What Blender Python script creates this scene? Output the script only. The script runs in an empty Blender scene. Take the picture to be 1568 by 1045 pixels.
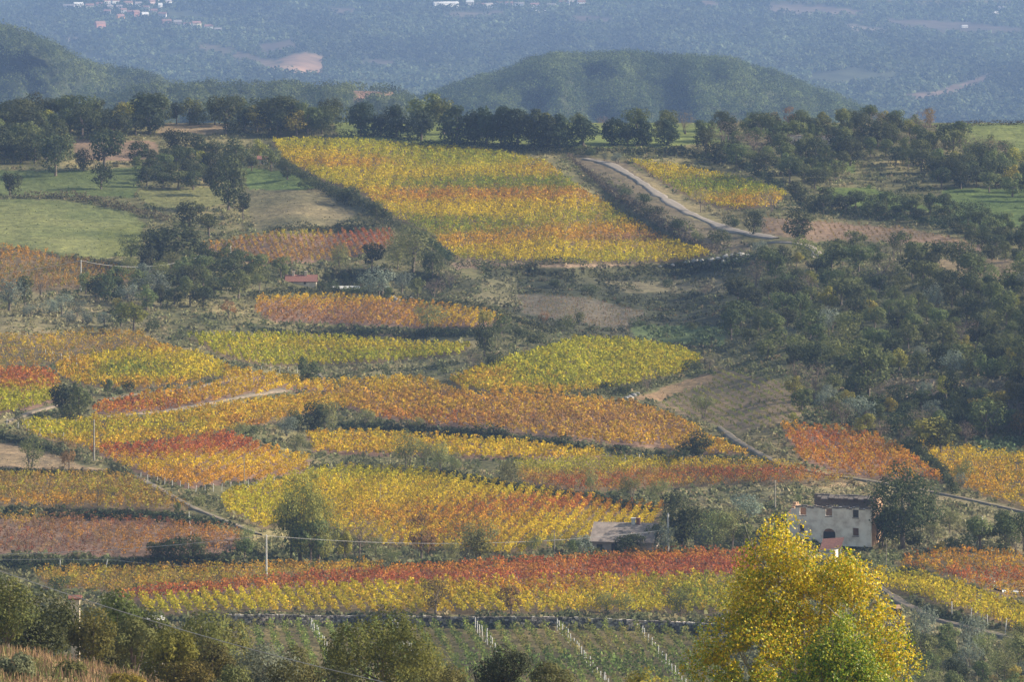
import bpy, math, random
import numpy as np
from mathutils import Vector

# ------------------------------------------------------------------ camera, sky, sun, exposure
sc = bpy.context.scene
col = sc.collection
F = 8711.0            # focal length in photo pixels (1568 wide); horizon lies at pixel row -350
CX, HZ = 784.0, 350.0
cam = bpy.data.cameras.new('camera')
cam.sensor_width = 36.0
cam.lens = 36.0 * F / 1568.0
cam.shift_y = -(522.5 + HZ) / 1568.0
cam.clip_start = 1.0
cam.clip_end = 30000.0
cam_o = bpy.data.objects.new('camera', cam)
cam_o.location = (0, 0, 0)
cam_o.rotation_euler = (math.radians(90), 0, 0)
col.objects.link(cam_o)
sc.camera = cam_o

SUN_EL, SUN_AZ = math.radians(27.0), math.radians(3.0)   # azimuth measured from +X (the right) towards +Y (away)
sdir = Vector((math.cos(SUN_EL) * math.cos(SUN_AZ), math.cos(SUN_EL) * math.sin(SUN_AZ), math.sin(SUN_EL)))
sun = bpy.data.lights.new('sun', 'SUN')
sun.energy = 5.0
sun.angle = math.radians(0.5)
sun.color = (1.0, 0.90, 0.76)
sun_o = bpy.data.objects.new('sun', sun)
sun_o.rotation_euler = (-sdir).to_track_quat('-Z', 'Y').to_euler()
col.objects.link(sun_o)

world = bpy.data.worlds.new('World')
sc.world = world
world.use_nodes = True
wn = world.node_tree
bg = wn.nodes['Background']
sky = wn.nodes.new('ShaderNodeTexSky')
sky.sky_type = 'NISHITA'
sky.sun_disc = False
sky.sun_elevation = SUN_EL
sky.sun_rotation = math.pi / 2 - SUN_AZ
sky.air_density = 1.3
sky.dust_density = 2.5
sky.ozone_density = 0.5
wn.links.new(sky.outputs['Color'], bg.inputs['Color'])
bg.inputs['Strength'].default_value = 0.115
sc.view_settings.view_transform = 'Standard'
sc.view_settings.look = 'None'
sc.view_settings.gamma = 1.0
sc.view_settings.exposure = 0.76
sc.cycles.volume_bounces = 1
sc.cycles.max_bounces = 6
sc.cycles.diffuse_bounces = 3
sc.cycles.transparent_max_bounces = 4

R = np.random.default_rng(7)
random.seed(7)

# ------------------------------------------------------------------ noise and curves
def _h(ix, iy, s):
    n = (ix.astype(np.int64) * 374761393 + iy.astype(np.int64) * 668265263 + s * 982451653) & 0x7fffffff
    n = ((n ^ (n >> 13)) * 1274126177) & 0x7fffffff
    return ((n ^ (n >> 16)) & 0xffff) / 65535.0
def vnoise(x, y, s=0):
    x = np.asarray(x, float); y = np.asarray(y, float)
    ix, iy = np.floor(x), np.floor(y)
    fx, fy = x - ix, y - iy
    fx = fx * fx * (3 - 2 * fx); fy = fy * fy * (3 - 2 * fy)
    a, b = _h(ix, iy, s), _h(ix + 1, iy, s)
    c, d = _h(ix, iy + 1, s), _h(ix + 1, iy + 1, s)
    return (a + (b - a) * fx) * (1 - fy) + (c + (d - c) * fx) * fy
def fbm(x, y, s=0, o=4):
    t, a, w = 0.0, 0.5, 0.0
    for k in range(o):
        t = t + a * vnoise(x * 2 ** k, y * 2 ** k, s + k * 17); w += a; a *= 0.5
    return t / w * 2 - 1
def ip(x, pts):
    return np.interp(x, [p[0] for p in pts], [p[1] for p in pts])
def inpoly(px, py, poly):
    px = np.asarray(px, float); py = np.asarray(py, float)
    r = np.zeros(px.shape, bool); n = len(poly)
    for i in range(n):
        x1, y1 = poly[i]; x2, y2 = poly[(i + 1) % n]
        if y1 == y2: continue
        c = (y1 > py) != (y2 > py)
        r ^= c & (px < (x2 - x1) * (py - y1) / (y2 - y1) + x1)
    return r

# ------------------------------------------------------------------ the valley surface: distance over view angles
Y0, Y1 = 188.0, 1100.0
XS = np.arange(-500, 2101, 4.0)
YS = np.arange(Y0, Y1 + 0.1, 2.0)
ANCH = [(188, 1560), (220, 1520), (300, 1430), (400, 1320), (530, 1170), (650, 1040), (830, 880), (955, 790), (1045, 735), (1100, 700)]
BANKS = [   # (polyline, half thickness in px): the steep steps between terraces
    ([(-500, 862), (0, 862), (60, 866), (230, 862), (400, 866), (420, 866)], 10),
    ([(-500, 790), (0, 784), (250, 790), (370, 806)], 9),
    ([(-500, 665), (0, 668), (60, 684), (140, 708)], 8),
    ([(-500, 724), (0, 722), (100, 723), (190, 727)], 5),
    ([(480, 652), (570, 654), (700, 663), (900, 686), (1070, 698)], 8),
    ([(360, 502), (500, 508), (640, 512), (800, 506)], 10),
    ([(590, 720), (680, 728), (760, 742), (880, 758), (1010, 780)], 7),
    ([(-500, 950), (360, 950), (700, 954), (1100, 962), (1300, 960)], 8),
    ([(730, 414), (900, 418), (1090, 408), (1190, 395)], 10),
    ([(380, 425), (500, 420), (640, 425), (740, 440)], 10),
    ([(400, 355), (520, 350), (600, 350)], 7),
    ([(860, 240), (900, 270), (960, 318), (1030, 358), (1110, 385)], 17),
    ([(560, 214), (780, 228), (900, 234), (1060, 232), (1180, 262)], 8),
    ([(1200, 318), (1400, 330), (1568, 365), (2100, 380)], 9),
    ([(440, 262), (560, 318), (640, 360), (690, 398)], 8),
        ([(930, 770), (1010, 785)], 7),
    ([(0, 375), (120, 398), (220, 410)], 5),
    ([(1360, 912), (1450, 945), (1568, 980)], 6),
]
XG, YG = np.meshgrid(XS, YS, indexing='ij')
def _build_d():
    rate = -np.gradient(ip(YS, ANCH), YS)
    M = np.ones_like(XG)
    for pl, h in BANKS:
        yc = ip(XS, pl)
        w_ = min(90.0, (pl[-1][0] - pl[0][0]) / 2); e = np.clip((XS - pl[0][0]) / w_, 0, 1) * np.clip((pl[-1][0] - XS) / w_, 0, 1); e = e * e * (3 - 2 * e)
        M *= 1 - 0.84 * e[:, None] * np.exp(-((YG - yc[:, None]) / h) ** 4)
    r = rate[None, :] * M
    D = np.zeros_like(XG)
    D[:, ::-1] = 700.0 + np.concatenate([np.zeros((len(XS), 1)), np.cumsum(r[:, ::-1][:, :-1] * 2.0, axis=1)], axis=1)
    tot = D[:, 0] - 700.0
    D = 700.0 + (D - 700.0) * ((1560.0 - 700.0) / tot)[:, None]
    k = np.exp(-np.linspace(-2, 2, 17) ** 2); k /= k.sum()
    Dp = np.pad(D, ((8, 8), (0, 0)), mode='edge')
    D = sum(k[i] * Dp[i:i + len(XS)] for i in range(17))
    for cx, cy, rx, ry, a in [(900, 560, 170, 55, .012), (220, 565, 150, 45, .010), (1320, 690, 130, 50, .010), (700, 300, 260, 90, .012), (560, 780, 260, 60, .008)]:
        D *= 1 - a * np.exp(-((XG - cx) / rx) ** 2 - ((YG - cy) / ry) ** 2)
    s = np.clip((XG - 1060) / 420, 0, 1.6); s = s * s * (3 - 2 * np.clip(s, 0, 1)) * 0.7
    w = np.interp(YG, [300, 430, 520, 585, 690], [0, 0.8, 1, 0.85, 0])
    D *= 1 - 0.085 * s * w
    D += 5 * fbm(XG / 160, YG / 70, 5, 3)
    for j in range(len(YS) - 2, -1, -1):
        D[:, j] = np.maximum(D[:, j], D[:, j + 1] + 0.12)
    return D
DG = _build_d()
def bil(X, Y):
    X = np.clip((np.asarray(X, float) - XS[0]) / 4.0, 0, len(XS) - 1.001)
    Y = np.clip((np.asarray(Y, float) - Y0) / 2.0, 0, len(YS) - 1.001)
    i, j = X.astype(int), Y.astype(int); fx, fy = X - i, Y - j
    return (DG[i, j] * (1 - fx) * (1 - fy) + DG[i + 1, j] * fx * (1 - fy) + DG[i, j + 1] * (1 - fx) * fy + DG[i + 1, j + 1] * fx * fy)
def ray(X, Y, D):
    return np.stack(np.broadcast_arrays((np.asarray(X, float) - CX) * D / F, D, -(np.asarray(Y, float) + HZ) * D / F), -1)
def P(X, Y):
    return ray(X, Y, bil(X, Y))
def row_of(x, y):
    """pixel column and row under which the ground point (x, y) lies"""
    X = CX + F * x / y
    lo = np.full(X.shape, Y0); hi = np.full(X.shape, Y1)
    for _ in range(16):
        m = (lo + hi) / 2; far = bil(X, m) > y
        lo = np.where(far, m, lo); hi = np.where(far, hi, m)
    return X, (lo + hi) / 2
def zg(x, y):
    X, Y = row_of(x, y)
    return -(Y + HZ) * y / F
# the near bank on the camera's own hillside
SKYL = [(-500, 975), (0, 998), (60, 1005), (130, 1020), (200, 1036), (300, 1053), (400, 1066), (600, 1076), (1000, 1085), (2100, 1085)]
DF = 340.0
def fg(X, D):
    X = np.asarray(X, float); D = np.asarray(D, float)
    ys = ip(X, SKYL)
    z340 = -(ys + HZ) * DF / F
    za = -(ys + (DF - D) * 1.1 + HZ) * D / F
    z200 = -(ys + 140 * 1.1 + HZ) * 200 / F
    zb = -2 + (z200 + 2) * D / 200
    z2 = -(Y1 + HZ) * bil(X, Y1) / F
    t = np.clip((D - DF) / (bil(X, Y1) - DF), 0, 1)
    zc = z340 + (z2 - z340) * t ** 0.85
    z = np.where(D < 200, zb, np.where(D <= DF, za, zc))
    return np.stack(np.broadcast_arrays((X - CX) * D / F, D, z), -1)

# ------------------------------------------------------------------ object helpers
def mesh_np(name, V, faces, mats, cols=None, fmat=None, smooth=False):
    """V n x 3, faces m x 3 or m x 4 (numpy)"""
    me = bpy.data.meshes.new(name)
    V = np.ascontiguousarray(V, np.float32); faces = np.ascontiguousarray(faces, np.int32)
    k = faces.shape[1]
    me.vertices.add(len(V)); me.vertices.foreach_set('co', V.ravel())
    me.loops.add(faces.size); me.loops.foreach_set('vertex_index', faces.ravel())
    me.polygons.add(len(faces)); me.polygons.foreach_set('loop_start', np.arange(0, faces.size, k, dtype=np.int32))
    if fmat is not None: me.polygons.foreach_set('material_index', np.asarray(fmat, np.int32))
    me.polygons.foreach_set('use_smooth', np.full(len(faces), smooth))
    if cols is not None:
        at = me.color_attributes.new('col', 'BYTE_COLOR', 'POINT')
        c = np.ones((len(V), 4), np.float32); c[:, :3] = np.clip(cols, 0, 1)
        at.data.foreach_set('color', c.ravel())
    for m in (mats if isinstance(mats, list) else [mats]): me.materials.append(m)
    me.update(calc_edges=True)
    return me
def link(name, me, parent=None, loc=None, rotz=0.0, scale=None):
    o = bpy.data.objects.new(name, me); col.objects.link(o)
    if parent is not None: o.parent = parent
    if loc is not None: o.location = tuple(float(v) for v in loc)
    o.rotation_euler.z = rotz
    if scale is not None: o.scale = scale
    return o
def tag(o, label=None, cat=None, group=None, kind=None):
    if label: o['label'] = label
    if cat: o['category'] = cat
    if group: o['group'] = group
    if kind: o['kind'] = kind
    return o
def quads(C, N, S, aspect=0.75, rng=R):
    """one irregular leaf-like quad per centre"""
    n = len(C)
    N = N / (np.linalg.norm(N, axis=1, keepdims=True) + 1e-9)
    A = rng.normal(size=(n, 3)); U = np.cross(N, A); U /= np.linalg.norm(U, axis=1, keepdims=True) + 1e-9
    W = np.cross(N, U)
    S = np.broadcast_to(S, (n,))[:, None] * 0.5
    k = [rng.uniform(0.6, 1.25, (n, 1)) for _ in range(4)]
    V = np.stack([C - U * S * k[0], C - W * S * aspect * k[1], C + U * S * k[2], C + W * S * aspect * k[3]], 1).reshape(-1, 3)
    return V, np.arange(n * 4, dtype=np.int32).reshape(n, 4)
class MB:
    """plain mesh collector for built things"""
    def __init__(s): s.v = []; s.f = []; s.m = []
    def poly(s, pts, m=0):
        b = len(s.v); s.v += [tuple(p) for p in pts]; s.f.append(list(range(b, b + len(pts)))); s.m.append(m); return s
    def box(s, x0, x1, y0, y1, z0, z1, m=0):
        b = len(s.v)
        s.v += [(x0, y0, z0), (x1, y0, z0), (x1, y1, z0), (x0, y1, z0), (x0, y0, z1), (x1, y0, z1), (x1, y1, z1), (x0, y1, z1)]
        for q in [(0, 3, 2, 1), (4, 5, 6, 7), (0, 1, 5, 4), (1, 2, 6, 5), (2, 3, 7, 6), (3, 0, 4, 7)]: s.f.append([b + i for i in q]); s.m.append(m)
        return s
    def tube(s, pts, rad, n=6, m=0):
        pts = [Vector(p) for p in pts]; rings = []
        for i, p in enumerate(pts):
            d = (pts[min(i + 1, len(pts) - 1)] - pts[max(i - 1, 0)]).normalized()
            a = d.cross(Vector((0.3, 1, 0.1))).normalized(); b_ = d.cross(a)
            r = rad[i] if isinstance(rad, (list, tuple)) else rad
            b = len(s.v)
            for k in range(n):
                t = 2 * math.pi * k / n; s.v.append(tuple(p + (a * math.cos(t) + b_ * math.sin(t)) * r))
            rings.append(b)
        for b, c in zip(rings, rings[1:]):
            for k in range(n): s.f.append([b + k, b + (k + 1) % n, c + (k + 1) % n, c + k]); s.m.append(m)
        s.f.append([rings[0] + k for k in range(n)][::-1]); s.m.append(m); s.f.append([rings[-1] + k for k in range(n)]); s.m.append(m)
        return s
    def mesh(s, name, mats):
        me = bpy.data.meshes.new(name); me.from_pydata(s.v, [], s.f)
        for m in (mats if isinstance(mats, list) else [mats]): me.materials.append(m)
        me.polygons.foreach_set('material_index', s.m); me.update(); return me

# ------------------------------------------------------------------ materials
def newmat(name):
    m = bpy.data.materials.new(name); m.use_nodes = True; nt = m.node_tree; nt.nodes.clear()
    return m, nt, nt.nodes.new('ShaderNodeOutputMaterial')
def mk(nt, t, **kw):
    n = nt.nodes.new(t)
    for k, v in kw.items():
        if k in n.inputs: n.inputs[k].default_value = v
        else: setattr(n, k, v)
    return n
def ramp(nt, fac, stops):
    r = nt.nodes.new('ShaderNodeValToRGB'); e = r.color_ramp.elements
    e[0].position, e[0].color = stops[0][0], (*stops[0][1], 1); e[1].position, e[1].color = stops[-1][0], (*stops[-1][1], 1)
    for p, c in stops[1:-1]:
        x = e.new(p); x.color = (*c, 1)
    nt.links.new(fac, r.inputs[0]); return r.outputs[0]
def mult(nt, a, b, blend='MULTIPLY', f=1.0):
    m = nt.nodes.new('ShaderNodeMix'); m.data_type = 'RGBA'; m.blend_type = blend; m.inputs[0].default_value = f
    nt.links.new(a, m.inputs[6])
    if isinstance(b, tuple): m.inputs[7].default_value = (*b, 1)
    else: nt.links.new(b, m.inputs[7])
    return m.outputs[2]
def noise(nt, scale, detail=3, coord='Object', rough=0.55, obj=True, vec=None):
    tc = nt.nodes.new('ShaderNodeTexCoord'); n = nt.nodes.new('ShaderNodeTexNoise')
    n.inputs['Scale'].default_value = scale; n.inputs['Detail'].default_value = detail; n.inputs['Roughness'].default_value = rough
    nt.links.new(tc.outputs[coord] if vec is None else vec, n.inputs['Vector']); return n.outputs['Fac']
G1 = (0.45, 0.45, 0.45)
def foliage_mat(name, tint=(1, 1, 1), transl=0.35, rnd=0.35, gloss=0.0, hue=0.022):
    """leaves take their own colour from the mesh; every plant differs a little in hue and value"""
    m, nt, out = newmat(name)
    at = mk(nt, 'ShaderNodeAttribute', attribute_name='col')
    c = mult(nt, at.outputs['Color'], tint)
    oi = nt.nodes.new('ShaderNodeObjectInfo')
    hs = nt.nodes.new('ShaderNodeHueSaturation')
    mr = mk(nt, 'ShaderNodeMapRange'); mr.inputs[3].default_value = 0.5 - hue; mr.inputs[4].default_value = 0.5 + hue
    nt.links.new(oi.outputs['Random'], mr.inputs[0]); nt.links.new(mr.outputs[0], hs.inputs['Hue'])
    ml = nt.nodes.new('ShaderNodeMath'); ml.operation = 'MULTIPLY'; ml.inputs[1].default_value = 7.31
    fr = nt.nodes.new('ShaderNodeMath'); fr.operation = 'FRACT'
    nt.links.new(oi.outputs['Random'], ml.inputs[0]); nt.links.new(ml.outputs[0], fr.inputs[0])
    mv = mk(nt, 'ShaderNodeMapRange'); mv.inputs[3].default_value = 1 - rnd; mv.inputs[4].default_value = 1 + rnd
    nt.links.new(fr.outputs[0], mv.inputs[0]); nt.links.new(mv.outputs[0], hs.inputs['Value'])
    nt.links.new(c, hs.inputs['Color'])
    d = mk(nt, 'ShaderNodeBsdfPrincipled', Roughness=0.55 if gloss else 0.8)
    d.inputs['Specular IOR Level'].default_value = 0.5 if gloss else 0.15
    t = nt.nodes.new('ShaderNodeBsdfTranslucent')
    nt.links.new(hs.outputs[0], d.inputs['Base Color']); nt.links.new(hs.outputs[0], t.inputs['Color'])
    mx = mk(nt, 'ShaderNodeMixShader'); mx.inputs[0].default_value = transl
    nt.links.new(d.outputs[0], mx.inputs[1]); nt.links.new(t.outputs[0], mx.inputs[2]); nt.links.new(mx.outputs[0], out.inputs[0])
    return m
def plain(name, c, rough=0.85, var=0.25, scale=2.0, metal=0.0, bump=0.0, stops=None):
    m, nt, out = newmat(name)
    b = mk(nt, 'ShaderNodeBsdfPrincipled', Roughness=rough, Metallic=metal)
    n = noise(nt, scale, 5)
    lo = tuple(v * (1 - var) for v in c); hi = tuple(min(1, v * (1 + var)) for v in c)
    nt.links.new(ramp(nt, n, stops or [(0.3, lo), (0.7, hi)]), b.inputs['Base Color'])
    if bump:
        bp = mk(nt, 'ShaderNodeBump', Strength=bump, Distance=0.1); nt.links.new(noise(nt, scale * 4, 4), bp.inputs['Height']); nt.links.new(bp.outputs[0], b.inputs['Normal'])
    nt.links.new(b.outputs[0], out.inputs[0]); return m
def ground_mat(name, s1=0.35, s2=0.04, amt=0.5):
    m, nt, out = newmat(name)
    at = mk(nt, 'ShaderNodeAttribute', attribute_name='col')
    a = ramp(nt, noise(nt, s1, 8, rough=0.7), [(0.3, (0.45, 0.45, 0.42)), (0.5, (0.95, 0.95, 0.95)), (0.72, (1.6, 1.55, 1.4))])
    b = ramp(nt, noise(nt, s2, 4), [(0.3, (0.7, 0.75, 0.7)), (0.7, (1.3, 1.2, 1.15))])
    c = mult(nt, mult(nt, at.outputs['Color'], a, f=amt + 0.3), b)
    d = mk(nt, 'ShaderNodeBsdfPrincipled', Roughness=0.95); d.inputs['Specular IOR Level'].default_value = 0.05
    bp = mk(nt, 'ShaderNodeBump', Strength=0.9, Distance=0.5); nt.links.new(noise(nt, s1 * 2, 6), bp.inputs['Height']); nt.links.new(bp.outputs[0], d.inputs['Normal'])
    nt.links.new(c, d.inputs['Base Color']); nt.links.new(d.outputs[0], out.inputs[0]); return m
M_GROUND = ground_mat('ground_cover')
M_FAR = ground_mat('far_slope_cover', 0.02, 0.002)
M_LEAF = foliage_mat('leaves')
M_VINE = foliage_mat('vine_leaves', transl=0.4, rnd=0.0, hue=0.0)
M_GLOSS = foliage_mat('poplar_leaves', transl=0.45, rnd=0.05, gloss=1, hue=0.0)
M_BARK = plain('bark', (0.13, 0.10, 0.075), scale=3, bump=0.4)
M_PALE = plain('pale_bark', (0.28, 0.25, 0.20), scale=3)
M_POST = plain('weathered_post', (.50, .49, .46), scale=8, var=.4)
M_WHITE = plain('white_concrete', (.50, .49, .45), scale=1.5, var=0.12)
M_WOOD = plain('grey_wood', (0.24, 0.20, 0.16), scale=2)
M_CABLE = plain('cable', (.25, .25, .24), rough=0.5, scale=1)
M_DARK = plain('dark_opening', (0.02, 0.02, 0.02), scale=1)

# ------------------------------------------------------------------ leaf colours
YE, YG_, GR, OR, RD, PU, BR = (.58, .41, .015), (.36, .35, .02), (.14, .20, .025), (.50, .245, .025), (.36, .075, .03), (.22, .11, .08), (.25, .18, .06)
DG_ = (.085, .12, .03)

# ------------------------------------------------------------------ vineyards: outline, ground colour, mix, colour patches, rows
SOIL = (.13, .10, .06); SOILP = (.17, .115, .085)
# name, polygon, soil, base mix [(colour, weight)], patches [(cx,cy,rx,ry,colour,weight)], size, keep, row angle, label
V = []
def vy(poly, soil, mix, patches, size, keep, ang, label): V.append((poly, soil, mix, patches, size, keep, ang, label))
vy([(415, 217), (480, 216), (560, 218), (700, 228), (780, 238), (835, 252), (880, 285), (940, 325), (1010, 362), (1090, 392), (1040, 403), (900, 405), (740, 402), (700, 398), (660, 362), (600, 332), (560, 300), (500, 280), (440, 250)],
   SOIL, [(YE, .9), (YG_, .9), (GR, .2)],
   [(560, 224, 120, 6, YG_, 3), (460, 240, 60, 9, YE, 3), (530, 252, 70, 6, OR, 3.5), (700, 250, 110, 12, YG_, 3), (700, 244, 80, 8, GR, 1.5), (820, 262, 50, 8, OR, 1.5), (740, 268, 130, 9, YE, 2), (600, 272, 60, 8, YE, 3),
    (760, 284, 160, 9, GR, 4), (870, 292, 60, 10, GR, 2), (560, 292, 40, 10, YE, 3), (760, 302, 140, 6, RD, 1.8), (760, 302, 150, 8, OR, 4), (850, 300, 60, 8, OR, 3), (640, 304, 60, 8, OR, 2.5), (800, 324, 140, 12, YE, 6), (660, 325, 50, 8, YE, 3), (640, 340, 60, 7, GR, 2),
    (900, 333, 80, 8, GR, 3), (720, 350, 90, 9, GR, 3.5), (850, 345, 60, 8, YG_, 3), (900, 358, 120, 10, OR, 5), (730, 372, 60, 8, OR, 4), (960, 368, 50, 5, PU, 5), (850, 385, 140, 7, YE, 4), (800, 393, 90, 6, YE, 5), (920, 392, 80, 6, YG_, 3), (1040, 392, 60, 8, YE, 3), (700, 398, 60, 4, GR, 2)],
   1.0, 1.0, 88, 'wide banded yellow, green and orange vineyard on the slope below the dark tree row')
vy([(965, 246), (1040, 258), (1130, 275), (1205, 297), (1185, 318), (1120, 322), (1070, 312), (1020, 285)], SOIL, [(YG_, 1), (YE, .6), (GR, .3)],
   [(1050, 264, 100, 8, YE, 3), (1100, 285, 80, 10, GR, 3), (1150, 312, 60, 8, OR, 2)], 1.0, 1.0, 75, 'small yellow-green vineyard between the gravel road and the dark upper wood')
vy([(310, 378), (420, 358), (600, 355), (602, 378), (560, 392), (480, 402), (400, 408), (340, 398)], SOILP, [(OR, .8), (PU, .8), (YG_, .4), (BR, .6)],
   [(560, 365, 50, 15, RD, 2), (450, 362, 40, 5, YG_, 2)], 0.9, .75, 96, 'narrow purple and orange vineyard under the hedge beside the green meadow')
vy([(0, 378), (60, 385), (130, 400), (200, 415), (215, 430), (150, 440), (60, 448), (-60, 446), (-60, 376)], SOIL, [(OR, 1), (BR, 1), (GR, .6), (PU, .4)],
   [(40, 390, 40, 8, OR, 3)], 0.85, .55, 78, 'thin rusty brown vineyard below the large green meadow at the upper left')
vy([(395, 458), (520, 455), (640, 465), (740, 478), (772, 490), (740, 505), (640, 503), (520, 498), (420, 494), (390, 480)], SOILP, [(OR, 1.2), (YE, .4), (PU, .6)],
   [(480, 490, 90, 10, PU, 2), (730, 490, 50, 15, YE, 2.5), (500, 460, 120, 5, YE, 1.5)], 0.9, .8, 85, 'orange and purple terrace vineyard below the red-roofed cottage')
vy([(288, 518), (400, 515), (520, 521), (640, 530), (722, 533), (700, 545), (600, 556), (480, 562), (400, 562), (330, 545)], SOIL, [(YG_, 1.4), (GR, .6), (YE, .5)],
   [(560, 533, 140, 5, YE, 2)], 1.0, 1.0, 98, 'long yellow-green vineyard strip under the dark terrace bank')
vy([(-60, 512), (60, 515), (130, 508), (215, 512), (250, 530), (160, 545), (80, 560), (-60, 570)], SOIL, [(OR, .8), (BR, 1), (YE, .5), (GR, .4)],
   [(60, 525, 60, 8, YE, 1.5)], 0.8, .5, 80, 'patchy half-bare vineyard of dull gold at the left edge under the olive trees')
vy([(85, 560), (160, 546), (250, 533), (310, 548), (346, 562), (338, 580), (280, 592), (200, 599), (120, 592), (90, 577)], SOIL, [(YE, 1.6), (YG_, .9)],
   [(200, 570, 50, 8, GR, 2.5), (240, 595, 80, 6, OR, 4), (260, 536, 40, 6, OR, 3), (110, 570, 30, 15, OR, 2.5)], 1.0, 1.0, 82, 'bright yellow vineyard on a low rise with a green patch at its middle')
vy([(-60, 572), (60, 570), (92, 583), (85, 615), (50, 628), (-60, 648)], SOILP, [(YG_, 1), (OR, .3)],
   [(30, 580, 60, 12, RD, 5), (30, 580, 70, 14, OR, 3), (20, 622, 50, 16, YG_, 3)], 1.1, .9, 76, 'vineyard with slanting rows, red above and lime green below, at the left edge')
vy([(345, 566), (400, 575), (515, 590), (520, 604), (430, 600), (340, 615), (250, 632), (140, 638), (150, 622), (260, 602), (340, 592)], SOILP, [(OR, 1.1), (YE, 1.2), (YG_, .2)],
   [(200, 622, 80, 14, RD, 2.5), (440, 590, 70, 8, YE, 2)], 1.0, .95, 82, 'orange vineyard wedge between two dirt tracks below the bright yellow rise')
vy([(30, 652), (140, 646), (260, 638), (360, 622), (500, 606), (560, 612), (525, 628), (460, 640), (340, 665), (240, 680), (140, 690), (60, 675)], SOIL, [(OR, 1.2), (YE, .9), (YG_, .3)],
   [(80, 662, 60, 12, YG_, 6), (240, 655, 70, 10, YG_, 2), (380, 655, 40, 8, RD, 1)], 1.0, 1.0, 83, 'large orange vineyard with lime green corner behind the slim wooden pole')
vy([(140, 693), (250, 684), (340, 667), (385, 680), (440, 700), (476, 706), (470, 724), (380, 741), (290, 749), (240, 737), (180, 714)], SOILP, [(OR, 1), (YE, .5)],
   [(240, 692, 120, 12, RD, 4), (360, 680, 40, 10, RD, 3), (330, 712, 140, 9, YE, 4), (300, 735, 60, 10, OR, 3)], 1.05, 1.0, 84, 'vineyard shading from red at the top to golden at its lower corner')
vy([(520, 586), (640, 582), (690, 600), (760, 606), (880, 613), (960, 619), (1040, 645), (1100, 680), (1150, 700), (1040, 696), (900, 678), (760, 662), (640, 652), (560, 640), (525, 622)], SOILP, [(OR, 1.3), (YE, 1.1), (PU, .5)],
   [(600, 592, 80, 8, YE, 3), (660, 645, 100, 8, RD, 1), (900, 650, 150, 14, PU, 1.0), (740, 614, 100, 5, OR, 2)], 1.0, .9, 101, 'broad orange vineyard in the middle above the long dark bank')
vy([(690, 586), (760, 560), (830, 540), (880, 525), (960, 525), (1050, 540), (1075, 555), (1040, 575), (960, 594), (920, 600), (860, 611), (760, 604), (700, 598)], SOIL, [(YG_, 1.2), (YE, .9), (GR, .4)],
   [(880, 555, 90, 22, YG_, 2), (740, 585, 60, 10, OR, 1.5), (830, 605, 80, 5, OR, 3), (960, 533, 100, 6, YG_, 1.5), (840, 590, 60, 10, GR, 1)], 1.1, 1.0, 99, 'yellow-green vineyard on a rounded rise beside the bare cut bank')
vy([(470, 668), (560, 665), (640, 672), (760, 678), (880, 692), (945, 698), (900, 708), (760, 705), (640, 700), (480, 695)], SOILP, [(OR, .8), (YE, 1.2), (YG_, .4)], [(800, 692, 90, 7, YE, 2)], 1.0, .95, 78, 'thin orange-yellow vineyard strip just below the long dark bank')
vy([(790, 713), (900, 706), (1060, 710), (1180, 712), (1320, 739), (1240, 742), (1100, 745), (980, 752), (880, 758), (800, 748)], SOIL, [(OR, .6), (BR, .8), (YG_, .6), (RD, .2)],
   [(880, 715, 120, 9, YG_, 4), (1080, 715, 120, 6, YE, 3), (1120, 730, 130, 7, RD, 2.5), (900, 745, 90, 8, RD, 2)], .95, 1.0, 80, 'long low vineyard, green along its top and dull red below, above the grey bushes')
vy([(338, 762), (440, 735), (520, 722), (640, 725), (740, 740), (880, 765), (1017, 781), (1010, 808), (900, 830), (780, 855), (640, 842), (560, 835), (500, 808), (400, 812), (345, 787)], SOIL, [(YE, 1.3), (YG_, .8), (OR, .25)],
   [(520, 730, 160, 9, YG_, 2), (850, 782, 130, 9, RD, 6), (740, 795, 110, 12, RD, 1.8), (700, 800, 90, 20, OR, 2), (590, 795, 60, 15, OR, 1.5), (640, 770, 120, 16, YE, 2), (940, 790, 80, 8, YE, 4), (880, 805, 120, 14, YE, 4), (400, 775, 50, 18, YG_, 2), (720, 825, 80, 14, RD, 1.2)], 1.1, 1.0, 84, 'big lemon-yellow vineyard with a red streak behind the low grey-roofed house')
vy([(-60, 732), (170, 730), (210, 740), (280, 775), (288, 786), (150, 783), (-60, 776)], SOIL, [(OR, .5), (BR, .6), (YG_, .9), (PU, .6)], [(60, 775, 120, 6, OR, 3)], 1.05, .95, 76, 'mixed maroon and olive vineyard below the tan field at the left')
vy([(-60, 790), (60, 790), (260, 800), (370, 818), (362, 850), (300, 856), (215, 860), (120, 852), (-60, 846)], SOILP, [(PU, 1.6), (BR, .8), (RD, .3), (OR, .2)],
   [(20, 793, 40, 8, YE, 3), (220, 840, 50, 20, OR, 3), (330, 825, 50, 14, OR, 3), (110, 815, 30, 8, OR, 1.5)], .8, .75, 79, 'pinkish thin-leaved vineyard with orange tufts between the two dark banks')
vy([(50, 880), (240, 873), (560, 869), (600, 875), (480, 886), (330, 898), (190, 912), (80, 903)], SOIL, [(OR, .8), (BR, 1), (YG_, .8)], [(400, 875, 200, 5, OR, 2)], 1.0, 1.0, 80, 'rust brown vineyard strip along the top of the long red band')
vy([(185, 917), (330, 900), (560, 882), (780, 866), (960, 856), (1125, 850), (1160, 850), (1160, 887), (900, 893), (700, 898), (500, 905), (300, 916), (190, 922)], SOILP, [(RD, 2), (OR, .7), (PU, .5)], [(900, 858, 300, 5, OR, 3), (600, 880, 250, 5, OR, 3), (350, 903, 150, 5, OR, 2)], 1.1, 1.0, 80, 'long crimson vineyard band above the yellow band and the stone wall')
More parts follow.
